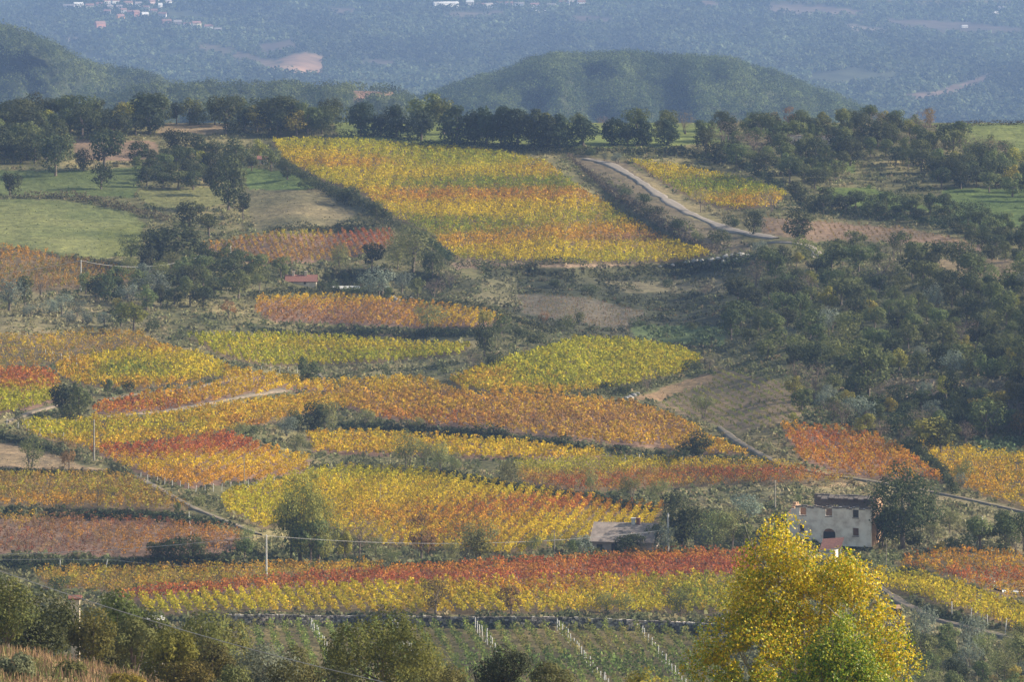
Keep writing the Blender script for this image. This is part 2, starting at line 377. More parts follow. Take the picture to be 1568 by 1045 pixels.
vy([(195, 922), (330, 916), (500, 905), (700, 898), (900, 893), (1160, 887), (1160, 946), (900, 941), (700, 943), (500, 942), (360, 941), (230, 944)], SOIL, [(YE, 1.2), (YG_, 1), (OR, .4)], [(820, 905, 120, 10, RD, 1.5), (300, 935, 100, 10, YG_, 2), (1080, 915, 70, 30, GR, 2)], 1.15, 1.0, 98, 'long lime and yellow vineyard band standing on top of the dry-stone wall')
vy([(1195, 656), (1260, 658), (1340, 672), (1400, 705), (1448, 740), (1350, 736), (1280, 726), (1225, 706)], SOILP, [(OR, 1.5), (RD, .9), (YE, .5)], [(1260, 675, 40, 14, RD, 1.5)], 1.1, .9, 97, 'fiery orange-red vineyard on the slope above the roofless farmhouse')
vy([(1405, 681), (1470, 692), (1568, 703), (1640, 708), (1640, 800), (1568, 782), (1500, 762), (1460, 742), (1430, 712)], SOIL, [(YE, 1), (OR, .7), (GR, .5)], [(1490, 700, 100, 7, YE, 4), (1500, 745, 50, 20, OR, 2)], 1.05, .8, 109, 'yellow and orange vineyard at the right edge past the scrubby gully')
vy([(1340, 882), (1400, 888), (1470, 903), (1568, 938), (1640, 965), (1640, 1000), (1568, 974), (1530, 960), (1440, 930), (1385, 914), (1345, 900)], SOIL, [(YE, 1), (YG_, 1), (OR, .15)], [], 1.2, 1.0, 112, 'yellow-green vineyard hedge-rows running down beside the earth track at the lower right')
vy([(1370, 862), (1430, 852), (1500, 848), (1568, 856), (1640, 860), (1640, 950), (1530, 912), (1440, 886), (1380, 872)], SOIL, [(OR, 1), (YE, .4), (GR, .3), (RD, .3)], [(1500, 888, 90, 9, RD, 2.5), (1520, 858, 60, 8, OR, 2)], 1.0, .7, 107, 'ragged orange and red vineyard beside the asphalt road')
vy([(1165, 332), (1260, 340), (1400, 352), (1510, 376), (1500, 388), (1420, 372), (1250, 370), (1168, 358)], (.20, .145, .10), [(BR, 1), (PU, .3)], [], .55, .35, 91, 'pinkish bare vineyard strip with faint upright rows below the upper green meadow')
vy([(1095, 562), (1220, 592), (1232, 640), (1190, 655), (1130, 660), (1050, 640), (1005, 620), (1090, 588)], (.18, .14, .09), [(GR, 1), (BR, .8)], [], .5, .8, 97, 'pale brown vineyard of low dull stumps in rows next to the bare cut bank')
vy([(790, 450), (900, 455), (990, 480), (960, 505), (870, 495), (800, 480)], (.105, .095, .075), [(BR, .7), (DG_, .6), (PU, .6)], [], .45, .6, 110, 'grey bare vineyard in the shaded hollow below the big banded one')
YOUNG = [(340, 962), (700, 962), (1100, 972), (1100, 1062), (300, 1062)]
vy(YOUNG, (.13, .11, .055), [((.19, .25, .05), 1), ((.11, .15, .04), .6), (BR, .3)], [(900, 990, 110, 18, BR, 1)], .95, 1.0, 95.0, 'young green vines low on brown soil, beyond the foreground trees')

# ------------------------------------------------------------------ ground colours
TAN, DRY, SCRUB, MEAD, DARKG = (.23, .175, .105), (.18, .15, .08), (.125, .12, .06), (.15, .19, .05), (.07, .075, .04)
PATCH = [
    ([(-500, 440), (240, 440), (260, 520), (-500, 520)], (.19, .165, .09)),
    ([(-500, 305), (0, 305), (100, 307), (200, 325), (222, 345), (195, 375), (165, 397), (90, 392), (0, 374), (-500, 374)], (.15, .165, .065)),
    ([(150, 350), (222, 340), (210, 392), (150, 395)], (.13, .145, .05)),
    ([(-500, 255), (100, 262), (220, 255), (205, 303), (100, 300), (-500, 298)], (.095, .12, .045)),
    ([(370, 256), (460, 265), (500, 300), (380, 296)], (.11, .15, .05)),
    ([(370, 290), (500, 290), (548, 325), (520, 347), (390, 352)], (.16, .14, .08)),
    ([(205, 292), (345, 285), (350, 312), (280, 322), (235, 318)], (.14, .145, .06)),
    ([(235, 190), (352, 190), (340, 206), (240, 206)], (.25, .19, .12)),
    ([(105, 213), (240, 216), (245, 246), (120, 246)], (.20, .145, .10)),
    ([(510, 188), (1110, 188), (1120, 218), (1000, 226), (880, 226), (700, 223), (520, 210)], (.14, .17, .055)),
    ([(1425, 188), (2100, 188), (2100, 240), (1500, 236), (1450, 215)], (.13, .155, .055)),
    ([(1240, 285), (1330, 288), (1400, 306), (1430, 325), (1300, 318)], (.11, .145, .04)),
    ([(1450, 288), (2100, 300), (2100, 352), (1480, 348), (1430, 310)], (.085, .12, .04)),
    ([(1225, 240), (1310, 245), (1310, 264), (1230, 264)], (.10, .13, .04)),
    ([(1140, 190), (1290, 192), (1260, 205), (1150, 205)], (.12, .15, .05)),
    ([(870, 235), (960, 250), (1120, 350), (1160, 385), (1090, 395), (960, 320)], (.13, .11, .075)),
    ([(960, 255), (1060, 310), (1160, 330), (1160, 360), (1060, 335)], (.20, .17, .09)),
    ([(1430, 398), (2100, 400), (2100, 428), (1460, 432)], TAN),
    ([(740, 415), (1110, 400), (1150, 440), (1120, 545), (980, 522), (860, 512), (760, 470)], (.055, .058, .036)),  # valley below the banded vineyard: its shade is painted into this dark ground colour
    ([(690, 430), (790, 425), (800, 470), (720, 465)], (.14, .13, .075)),
    ([(930, 432), (1125, 428), (1125, 450), (960, 448)], (.15, .135, .085)),
    ([(960, 500), (1110, 500), (1110, 532), (980, 522)], (.085, .115, .05)),
    ([(1110, 400), (1568, 430), (2100, 430), (2100, 690), (1460, 695), (1240, 640), (1210, 570), (1110, 530)], (.085, .085, .042)),
    ([(1335, 580), (1450, 582), (1445, 606), (1360, 612)], (.27, .21, .14)),
    ([(1450, 582), (2100, 590), (2100, 608), (1460, 604)], (.22, .17, .11)),
    ([(1490, 670), (2100, 675), (2100, 698), (1500, 690)], (.09, .13, .06)),
    ([(1130, 640), (1200, 655), (1240, 720), (1190, 712), (1120, 680)], DRY),
    ([(955, 614), (1085, 572), (1100, 585), (1010, 614)], (.26, .175, .105)),
    ([(-500, 676), (0, 678), (70, 690), (130, 714), (185, 722), (-500, 720)], (.23, .175, .11)),
    ([(1010, 752), (1180, 748), (1330, 742), (1450, 760), (2100, 790), (2100, 850), (1340, 850), (1330, 775), (1200, 775), (1100, 790), (1020, 772)], (.20, .175, .10)),
    ([(1330, 845), (1380, 850), (1380, 880), (1340, 880)], (.15, .15, .07)),
    ([(1380, 930), (1600, 990), (2100, 1000), (2100, 1100), (1340, 1100), (1340, 920)], (.19, .17, .10)),
    ([(400, 555), (720, 545), (720, 575), (520, 585), (400, 575)], (.17, .155, .08)),
    ([(1140, 710), (1200, 712), (1330, 740), (1320, 748), (1160, 745)], TAN),
    ([(690, 403), (740, 402), (1000, 405), (1000, 409), (700, 412)], (.20, .15, .11)),
    ([(400, 508), (640, 512), (640, 518), (400, 515)], (.27, .19, .14)),
]
def ground_colour(X, Y):
    n = 5.0
    wx = X + n * fbm(X / 14, Y / 8, 3, 3); wy = Y + n * 0.45 * fbm(X / 14 + 9, Y / 8, 4, 3)
    c = np.zeros(X.shape + (3,)); c[:] = SCRUB
    t = fbm(X / 60, Y / 25, 8, 3)[..., None]
    c = c * (1 + 0.5 * t) + np.clip(t, 0, 1) * np.array((.10, .06, .03))
    for pl, cc in PATCH:
        m = inpoly(wx, wy, pl); c[m] = cc
    for f in V:
        c[inpoly(wx * .7 + X * .3, wy * .7 + Y * .3, f[0])] = f[1]
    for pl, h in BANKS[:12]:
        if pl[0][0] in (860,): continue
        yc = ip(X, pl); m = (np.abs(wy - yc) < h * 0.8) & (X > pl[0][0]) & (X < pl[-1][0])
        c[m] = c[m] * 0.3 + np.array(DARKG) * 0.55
    return c

# ------------------------------------------------------------------ ground sheet
def build_ground():
    fd = [0, 60, 120, 200, 215, 230, 245, 260, 275, 290, 305, 320, 332, 340, 350, 365, 385, 410, 450, 500, 560, 620, 665]
    rows, cols = [], []
    for d in fd:
        p = fg(XS, np.full(len(XS), float(max(d, 0.5)))); 
        if d < 120: p[:, 0] = (XS - CX) * 120 / F
        rows.append(p); cols.append(np.tile((.26, .20, .115), (len(XS), 1)))
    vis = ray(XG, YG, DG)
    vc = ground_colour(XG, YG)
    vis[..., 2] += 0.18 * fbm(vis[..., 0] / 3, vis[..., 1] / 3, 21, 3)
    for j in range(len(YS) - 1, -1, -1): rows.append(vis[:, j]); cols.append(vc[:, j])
    for d, z in [(1600, -108), (1700, -135), (1900, -190), (2200, -250), (2600, -330), (3400, -380), (4600, -400), (5600, -395)]:
        rows.append(np.stack([(XS - CX) * d / F, np.full(len(XS), float(d)), np.full(len(XS), float(z))], -1)); cols.append(np.tile((.08, .10, .04), (len(XS), 1)))
    G = np.stack(rows, 0); C = np.stack(cols, 0); nr, nc = G.shape[:2]
    i = np.arange(nr * nc).reshape(nr, nc)
    f = np.stack([i[:-1, :-1], i[:-1, 1:], i[1:, 1:], i[1:, :-1]], -1).reshape(-1, 4)
    o = link('ground', mesh_np('ground', G.reshape(-1, 3), f, M_GROUND, C.reshape(-1, 3), smooth=True))
    tag(o, 'terraced valley floor of tan soil, dry grass and small green meadows', 'ground', kind='structure')
build_ground()

# ------------------------------------------------------------------ far slope and wooded hills
def dfar(X, Y):
    return ip(Y, [(-90, 10500), (0, 8900), (60, 7900), (120, 6900), (190, 5950), (230, 5600)]) * (1 + 0.055 * fbm(np.asarray(X) / 200 + np.asarray(Y) / 120, np.asarray(Y) / 100 + 5, 31, 4))
def PF(X, Y): return ray(X, Y, dfar(X, Y))
FARF = [([(428, 92), (445, 82), (480, 80), (500, 90), (492, 112), (470, 118), (440, 110)], (.62, .42, .30)), ([(360, 78), (440, 98), (470, 116), (430, 112), (350, 88)], (.50, .38, .26)), ([(300, 66), (360, 75), (345, 90), (300, 74)], (.30, .26, .16)),
        ([(85, 52), (120, 60), (118, 66), (88, 58)], (.50, .38, .28)), ([(390, 70), (450, 60), (460, 76), (400, 86)], (.30, .24, .19)), ([(500, 12), (560, 14), (520, 24)], (.40, .32, .24)), ([(250, 16), (300, 20), (340, 34), (260, 30)], (.17, .20, .10)),
        ([(1178, 6), (1260, 8), (1330, 18), (1310, 24), (1180, 20)], (.36, .29, .22)), ([(1292, 34), (1350, 42), (1365, 52), (1330, 50), (1295, 42)], (.52, .44, .34)), ([(1350, 28), (1470, 34), (1568, 44), (1568, 54), (1440, 50), (1360, 40)], (.27, .22, .17)),
        ([(1380, 146), (1440, 138), (1500, 118), (1530, 110), (1500, 132), (1450, 150), (1400, 158)], (.38, .28, .22)), ([(870, 24), (930, 26), (950, 34), (880, 34)], (.28, .22, .18)), ([(550, 92), (610, 92), (600, 104), (560, 102)], (.24, .20, .16)),
        ([(640, 90), (740, 92), (735, 95), (640, 93)], (.45, .42, .36)), ([(520, 80), (570, 82), (568, 85), (520, 83)], (.42, .40, .34)), ([(1070, 0), (1100, 0), (1100, 10), (1075, 10)], (.36, .27, .22)), ([(680, 20), (780, 16), (760, 26), (690, 28)], (.28, .24, .16)), ([(1180, 0), (1568, 0), (1568, 6), (1180, 5)], (.22, .2, .14))]
def farc(X, Y):
    c = np.zeros(np.shape(X) + (3,)); c[:] = (.05, .06, .035)
    f = np.zeros(np.shape(X), bool)
    wx = X + 6 * fbm(X / 12, Y / 6, 61, 3); wy = Y + 2.5 * fbm(X / 12, Y / 6, 62, 3)
    for pl, cc in FARF:
        m = inpoly(wx, wy, pl); c[m] = np.array(cc) * .38; f |= m
    return c, f
def grid_obj(name, G, C, mat, label):
    nr, nc = G.shape[:2]; i = np.arange(nr * nc).reshape(nr, nc)
    f = np.stack([i[:-1, :-1], i[:-1, 1:], i[1:, 1:], i[1:, :-1]], -1).reshape(-1, 4)
    o = link(name, mesh_np(name, G.reshape(-1, 3), f, mat, C.reshape(-1, 3), smooth=True))
    return tag(o, label, 'hill', kind='structure')
def canopy(name, C, r, nq, qs, cols, label, parent=None):
    """many rounded tree tops as one wood"""
    n = len(C); d = R.normal(size=(n, nq, 3)); d /= np.linalg.norm(d, axis=2, keepdims=True); d[..., 2] = np.abs(d[..., 2]) * 1.05 - 0.1
    rr = (r * R.uniform(.6, 1.5, (n, 1)))[..., None] if np.isscalar(r) else r[:, None, None]
    pts = C[:, None, :] + d * rr * R.uniform(.75, 1.05, (n, nq, 1)) + np.array((0, 0, .35)) * rr
    nn = d + R.normal(size=d.shape) * 0.35
    Vv, f = quads(pts.reshape(-1, 3), nn.reshape(-1, 3), (qs * R.uniform(.7, 1.3, n * nq)))
    cols = cols * R.uniform(.5, 1.6, (n, 1)); cc = np.repeat(np.repeat(cols, nq, 0) * R.uniform(.75, 1.25, (n * nq, 1)), 4, 0)
    o = link(name, mesh_np(name, Vv, f, M_LEAF, cc)); return tag(o, label, 'wood', kind='stuff')
def far():
    xs = np.arange(-500, 2101, 8.0); ys = np.concatenate([np.arange(230, -60, -3.0), [-75, -90]])
    X, Y = np.meshgrid(xs, ys); c, _ = farc(X, Y)
    grid_obj('hills', PF(X, Y), c, M_FAR, 'long blue hazy mountainside closing the valley behind everything')
    n = 60000
    X = R.uniform(-150, 1720, n); Y = R.uniform(-25, 205, n); _, f = farc(X, Y)
    dens = fbm(X / 90, Y / 30, 44, 3)
    k = ~f & (dens > -0.5) & (R.uniform(size=n) < 0.75); X, Y = X[k], Y[k]
    n = len(X); t = R.uniform(size=(n, 1)); w = np.clip(fbm(X / 120, Y / 40, 47, 3) * 1.2 + .5, 0, 1)[:, None]
    cols = (np.array((.035, .05, .025)) * (1 - t) + np.array((.09, .10, .05)) * t) * (0.6 + .8 * w)
    canopy('woodland', PF(X, Y), 5.0, 9, 4.6, cols, 'endless dark wood covering the far blue mountainside')
far()
HILLS = [('left', [(-500, 0), (-200, 20), (0, 48), (40, 56), (80, 70), (130, 98), (170, 112), (220, 124), (280, 140), (330, 165), (400, 220), (2100, 320)], 3500., 4100., 260., 'steep wooded hill sloping down from the upper left edge'),
         ('mid', [(-500, 190), (100, 190), (170, 155), (230, 142), (330, 132), (400, 136), (470, 142), (540, 141), (600, 146), (640, 165), (690, 200), (900, 260), (2100, 300)], 2700., 3300., 250., 'low wooded swell with a pink field behind the tree row'),
         ('centre', [(-500, 320), (500, 240), (640, 160), (680, 145), (740, 124), (800, 107), (850, 97), (900, 92), (980, 90), (1060, 94), (1120, 102), (1180, 116), (1220, 132), (1260, 150), (1300, 166), (1340, 184), (1400, 205), (1600, 260), (2100, 300)], 3500., 4200., 250., 'rounded wooded hill rising alone behind the tree row in the middle')]
def hills():
    for nm, top, d0, d1, yb, lab in HILLS:
        xs = np.arange(-500, 2101, 10.0); ts = np.linspace(0, 1.6, 40)
        def HP(X, t, top=top, d0=d0, d1=d1, yb=yb):
            D = (d0 + (d1 - d0) * t) * (1 + .05 * fbm(X / 55 + t, t * 2.5, 83, 3)); Yt = ip(X, top) + 7 * fbm(X / 75, X * 0, 85, 3)
            Y = np.where(t <= 1, yb + (Yt - yb) * np.sin(np.clip(t, 0, 1) * math.pi / 2) + 9 * fbm(X / 60, t * 3.5, 77, 4) * np.sin(np.clip(t, 0, 1) * math.pi), Yt + (t - 1) * 260)
            return ray(X, Y, D)
        k = (ip(xs, top) < yb - 5); xs = xs[k]
        X, T = np.meshgrid(xs, ts); c = np.zeros(X.shape + (3,)); c[:] = (.05, .06, .03)
        if nm == 'mid': 
            pf = lambda X, t: (X > 536 + 30 * (1 - t)) & (X < 612) & (t > .62 + .2 * (X - 536) / 76) & (t < .96)
            c[pf(X, T)] = (.21, .125, .085)
        grid_obj('hills', HP(X, T), c, M_FAR, lab)
        n = {'left': 6500, 'mid': 2600, 'centre': 10500}[nm]
        X = R.uniform(max(-200, xs[0]), min(1750, xs[-1]), n); t = R.uniform(0.1, 1.03, n)
        if nm == 'mid': k = ~pf(X, t); X, t = X[k], t[k]; n = len(X)
        u = R.uniform(size=(n, 1)); q = np.clip(fbm(X / 30, t * 6, 88, 3) * 1.5 + .5, 0, 1)[:, None]; u = .5 * u + .5 * q; cols = np.array((.028, .048, .018)) * (1 - u) + np.array((.12, .145, .045)) * u
        canopy('woodland', HP(X, t), 4.3 if nm != 'mid' else 3.6, 34 if nm != 'mid' else 44, 1.35 if nm != 'mid' else 1.2, cols, {'left': 'dense wood covering the steep hill at the upper left', 'mid': 'scattered wood around the pink field behind the ridge', 'centre': 'dense wood covering the rounded middle hill'}[nm])
hills()

# ------------------------------------------------------------------ vineyards
def choose(X, Y, mix, patches):
    colr = [np.array(c) for c, _ in mix]; w = [np.full(X.shape, float(wt)) for _, wt in mix]
    for cx, cy, rx, ry, c, wt in patches:
        colr.append(np.array(c)); w.append(wt * 1.6 * np.exp(-((X - cx) / rx) ** 2 - ((Y - cy) / (ry * 1.15)) ** 2))
    W = np.stack(w, -1); W /= W.sum(-1, keepdims=True)
    mean = W @ np.stack(colr)
    cum = W.cumsum(-1); u = R.uniform(size=X.shape + (1,)); idx = (u > cum).sum(-1).clip(0, len(colr) - 1)
    pick = np.stack(colr)[idx]
    return (mean * .55 + pick * .45) * R.uniform(.78, 1.18, X.shape + (1,))
def vines_at(p, col3, size, nq, q, al=(1, 0), across=.34):
    n = len(p); g1 = R.normal(size=(n, nq, 1)) * .42; g2 = R.normal(size=(n, nq, 1)) * across
    off = (g1 * np.array((al[0], al[1], 0)) + g2 * np.array((-al[1], al[0], 0))) * size[:, None, None]
    off[..., 2] = R.uniform(.35, 1.35, (n, nq)) * size[:, None]
    C = p[:, None, :] + off; N = R.normal(size=C.shape) + np.array((0.0, -.45, .5)) + off * np.array((1.2, 1.2, 0))
    Vv, f = quads(C.reshape(-1, 3), N.reshape(-1, 3), (q * np.repeat(size, nq) * R.uniform(.7, 1.3, n * nq)), .85)
    cc = np.repeat(np.repeat(col3, nq, 0) * R.uniform(.6, 1.28, (n * nq, 1)), 4, 0)
    return Vv, f, cc
total_v = 0
young_spots = []
for fi, (poly, soil, mix, patches, size, keep, ang, label) in enumerate(V):
    pp = P(np.array([p[0] for p in poly], float), np.array([p[1] for p in poly], float))
    cx_, cy_ = pp[:, 0].mean(), pp[:, 1].mean(); half = np.hypot(pp[:, 0] - cx_, pp[:, 1] - cy_).max() + 5
    a = math.radians(ang); al = np.array((math.cos(a), math.sin(a))); ac = np.array((-al[1], al[0]))
    solid = ang in (88, 80, 75, 83); rs = 2.1 if poly is YOUNG else 1.7 if solid else 1.5 if cy_ > 1120 else 1.75
    u = np.arange(-half, half, 0.95); v = np.arange(-half, half, rs)
    UU, VV = np.meshgrid(u, v); UU = UU + R.normal(size=UU.shape) * .28; VV = VV + R.normal(size=VV.shape) * (.46 if solid else .14)
    RT = np.repeat(R.uniform(.82, 1.15, (len(v), 1)), len(u), 1).ravel()
    x = (cx_ + UU * al[0] + VV * ac[0]).ravel(); y = (cy_ + UU * al[1] + VV * ac[1]).ravel()
    k = (y > 690) & (y < 1580); x, y, RT = x[k], y[k], RT[k]
    X, Y = row_of(x, y)
    wob = 2.2
    k = inpoly(X + wob * fbm(X / 18, Y / 9, 91, 2), Y + wob * .5 * fbm(X / 18, Y / 9, 92, 2), poly)
    k &= R.uniform(size=x.shape) < keep * (0.82 + 0.25 * np.clip(fbm(X / 25, Y / 12, 93 + fi, 2) * 2 + .5, 0, 1))
    x, y, X, Y, RT = x[k], y[k], X[k], Y[k], RT[k]
    p = np.stack([x, y, -(Y + HZ) * y / F], -1)
    c = choose(X, Y, mix, patches) * RT[:, None]
    sz = size * R.uniform(.8, 1.2, len(x)) * (1 if poly is not YOUNG else R.uniform(.7, 1.3, len(x)))
    if poly is YOUNG:
        order = np.argsort(-Y + 1000.0 * ((X < 500) | (X > 1080) | (Y > 1042) | ((X > 480) & (X < 700) & (Y > 985))))
        sel = order[:300]; mask = np.zeros(len(x), bool); mask[sel] = True
        young_spots = [(p[i], sz[i], c[i]) for i in sel]
        p, c, sz = p[~mask], c[~mask], sz[~mask]
    near = cy_ < 1000
    Vv, f, cc = vines_at(p, c, sz, 22 if near else 15, .29 if near else .40, al, .36 if solid else .21)
    total_v += len(p)
    tag(link('vineyard', mesh_np('vineyard', Vv, f, M_VINE, cc)), label, 'vineyard', kind='stuff')
print('vines', total_v)
# single young vines nearest to the camera
vm = []
for k in range(10):
    sz = np.array([1.0]); Vv, f, cc = vines_at(np.zeros((1, 3)), np.array([(.13, .17, .04)]) * random.uniform(.8, 1.3), sz, 18, .34)
    mb = MB(); mb.tube([(0, 0, -.15), (.03, 0, .3), (.0, .02, .7)], [.04, .035, .02], 5)
    tv = np.array(mb.v); me = bpy.data.meshes.new('vine')
    allv = np.concatenate([Vv, tv]); faces = [list(map(int, q)) for q in f] + [[i + len(Vv) for i in q] for q in mb.f]
    me.from_pydata([tuple(map(float, v)) for v in allv], [], faces); me.materials.append(M_LEAF); me.materials.append(M_BARK)
    me.polygons.foreach_set('material_index', [0] * len(f) + [1] * len(mb.f))
    at = me.color_attributes.new('col', 'BYTE_COLOR', 'POINT'); cfull = np.ones((len(allv), 4), np.float32); cfull[:len(cc), :3] = cc; at.data.foreach_set('color', cfull.ravel()); me.update(); vm.append(me)
v0 = tag(link('vine', vm[0]), 'low green vine on the brown plot crossed by lines of white posts', 'vine', 'young vines in the plot below the stone wall')
for i, (p, s, c) in enumerate(young_spots):
    o = v0 if i == 0 else v0.copy()
    if i: col.objects.link(o); o.data = vm[i % 10]
    o.location = tuple(map(float, p)); o.scale = (s, s, s * 1.05); o.rotation_euler.z = i * 2.399

# ------------------------------------------------------------------ undergrowth and grass
TRACKS = [('road', [(893, 243), (935, 252), (975, 275), (1010, 300), (1050, 325), (1090, 342), (1115, 352), (1150, 359), (1190, 366)], 5.0, 'g', 'pale gravel road climbing beside the small upper vineyard'),
          ('road', [(1175, 372), (1210, 372), (1240, 378), (1252, 388), (1240, 396)], 3.6, 'g', 'bluish gravel road bend under the lone oak'),
          ('path', [(140, 640), (200, 636), (260, 630), (330, 617), (390, 605), (440, 597)], 2.2, 'e', 'earth track between the orange wedge and the large orange vineyard'),
          ('path', [(10, 648), (50, 632), (90, 622), (135, 626)], 2.0, 'e', 'earth track under the slanting red and lime rows'),
          ('path', [(150, 615), (210, 605), (280, 598), (340, 586), (390, 572)], 1.2, 'e', 'thin stony track under the bright yellow rise'),
          ('path', [(205, 730), (250, 755), (300, 782), (345, 800), (400, 822)], 2.5, 'e', 'earth track running down beside the red-to-gold vineyard'),
          ('path', [(1100, 655), (1125, 675), (1160, 695), (1200, 716)], 2.2, 'e', 'pale earth track down the right end of the broad orange vineyard'),
          ('path', [(1200, 716), (1260, 728), (1330, 738), (1400, 750), (1470, 764), (1568, 786), (1640, 800)], 2.0, 'e', 'earth track under the fiery orange vineyard'),
          ('path', [(1345, 900), (1380, 925), (1430, 950), (1500, 968), (1568, 984), (1640, 1000)], 2.8, 'e', 'pink earth track below the lower right vine rows'),
          ('path', [(488, 574), (494, 582), (497, 592)], 1.6, 'e', 'short pale footpath beside the single round tree'),
          ('road', [(1525, 906), (1560, 908), (1640, 912), (1700, 914)], 5.5, 'a', 'grey asphalt road at the right edge')]
def on_track(X, Y):
    m = np.zeros(X.shape, bool)
    for t in TRACKS:
        k = t[2] * 4.2
        for (x0, y0), (x1, y1) in zip(t[1], t[1][1:]):
            dx, dy = x1 - x0, y1 - y0; u = np.clip(((X - x0) * dx + (Y - y0) * dy) / (dx * dx + dy * dy), 0, 1)
            m |= ((X - x0 - u * dx) ** 2 + ((Y - y0 - u * dy) * 1.6 - 1) ** 2) < k * k
    return m
def scatter(n, accept, colf, rad, nq, q, name, label, flat=.8, cat='undergrowth'):
    X = R.uniform(-170, 1780, int(n * 1.18)); n = len(X); Y = Y0 + (1075 - Y0) * R.uniform(size=n) ** 1.0
    k = accept(X, Y); X, Y = X[k], Y[k]; p = P(X, Y); n = len(X)
    r = rad * R.uniform(.5, 1.5, n)
    d = R.normal(size=(n, nq, 3)); d /= np.linalg.norm(d, axis=2, keepdims=True); d[..., 2] = np.abs(d[..., 2]) * flat
    C = p[:, None, :] + d * r[:, None, None] * R.uniform(.5, 1.1, (n, nq, 1)); N = d + R.normal(size=d.shape) * .5
    Vv, f = quads(C.reshape(-1, 3), N.reshape(-1, 3), q * R.uniform(.7, 1.3, n * nq) * np.repeat(r / rad, nq))
    c = colf(X, Y); cc = np.repeat(np.repeat(c, nq, 0) * R.uniform(.6, 1.4, (n * nq, 1)), 4, 0)
    tag(link(name, mesh_np(name, Vv, f, M_LEAF, cc)), label, cat, kind='stuff'); print(name, n)
MEADOWS = [PATCH[i][0] for i in (1, 3, 4, 5, 6, 7, 8, 9, 10, 11, 12, 13, 14, 17, 27, 28)]
def wild(X, Y):
    m = np.ones(X.shape, bool)
    for f in V: m &= ~inpoly(X, Y, f[0])
    for q in MEADOWS: m &= ~(inpoly(X, Y, q) & True)
    return m & ~on_track(X, Y) & (fbm(X / 22, Y / 10, 55, 3) > -.35)
def wildc(X, Y):
    g = ground_colour(X, Y); u = R.uniform(size=X.shape + (1,)); w = np.clip(fbm(X / 35, Y / 16, 57, 3) * 1.6 + .55, 0, 1)[..., None]
    a = np.where(u < .5, np.array((.065, .08, .03)), np.where(u < .85, np.array((.14, .15, .055)), np.array((.22, .16, .09))))
    hollow = inpoly(X, Y, [(740, 415), (1110, 400), (1150, 440), (1120, 545), (980, 522), (860, 512), (760, 470)])[..., None]  # scrub colour is darkened inside this outline to imitate the shade there
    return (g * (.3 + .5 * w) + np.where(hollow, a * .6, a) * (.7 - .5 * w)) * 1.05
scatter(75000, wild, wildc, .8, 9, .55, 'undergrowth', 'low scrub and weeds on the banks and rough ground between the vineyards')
def fieldgrass(X, Y): return (~wild(X, Y)) 
scatter(26000, lambda X, Y: np.any([inpoly(X, Y, q) for q in MEADOWS], 0), lambda X, Y: ground_colour(X, Y) * 1.25, .2, 5, .26, 'grass', 'short grass tufts on the meadows and dry fields', .5, 'grass')
def bank_grass():
    n = 17000
    X = R.uniform(-40, 560, n); D = R.uniform(262, 345, n); p = fg(X, D); k = fbm(p[:, 0] / 2.2, p[:, 1] / 4, 12, 3) > -.45; p = p[k]; n = len(p)
    h = R.uniform(.2, .65, n) * (1 + .5 * fbm(p[:, 0] / 3, p[:, 1] / 5, 13, 2)); w = R.uniform(.02, .05, n)
    a = R.uniform(0, math.pi, n); lean = R.normal(size=(n, 2)) * .22 * h[:, None]
    dx = np.stack([np.cos(a) * w, np.sin(a) * w, np.zeros(n)], -1); tip = p + np.stack([lean[:, 0], lean[:, 1], h], -1)
    Vv = np.stack([p - dx, p + dx, tip + dx * .3, tip - dx * .3], 1).reshape(-1, 3)
    u = R.uniform(size=(n, 1)); mz = fbm(p[:, 0] / 1.6, p[:, 1] / 5, 19, 3)[:, None] * .9; c = np.where(u + mz < .35, np.array((.28, .19, .10)), np.where(u + mz < .75, np.array((.17, .105, .07)), np.array((.11, .12, .04))))
    tag(link('grass', mesh_np('grass', Vv, np.arange(n * 4).reshape(n, 4), M_LEAF, np.repeat(c * R.uniform(.6, 1.3, (n, 1)), 4, 0))), 'tall dry reddish grass on the near bank at the bottom left', 'grass', kind='stuff')
bank_grass()
def bank_scrub():
    n = 900; X = R.uniform(-40, 460, n); D = R.uniform(285, 345, n); p = fg(X, D); k = fbm(p[:, 0] / 1.5, p[:, 1] / 4, 15, 3) > -.1; p = p[k]; n = len(p); nq = 40
    rad = R.uniform(.15, .5, n); d = R.normal(size=(n, nq, 3)); d /= np.linalg.norm(d, axis=2, keepdims=True); d[..., 2] = np.abs(d[..., 2])
    C = p[:, None, :] + d * rad[:, None, None] * R.uniform(.4, 1.1, (n, nq, 1)); Vv, f = quads(C.reshape(-1, 3), (d + R.normal(size=d.shape) * .5).reshape(-1, 3), .12 * R.uniform(.6, 1.4, n * nq))
    u = R.uniform(size=(n, 1)); c = np.where(u < .4, np.array((.09, .10, .035)), np.where(u < .7, np.array((.17, .15, .05)), np.array((.15, .09, .055))))
    tag(link('undergrowth', mesh_np('undergrowth', Vv, f, M_LEAF, np.repeat(np.repeat(c, nq, 0) * R.uniform(.6, 1.4, (n * nq, 1)), 4, 0))), 'weeds and bramble tufts in the dry grass of the near bank', 'undergrowth', kind='stuff')
bank_scrub()

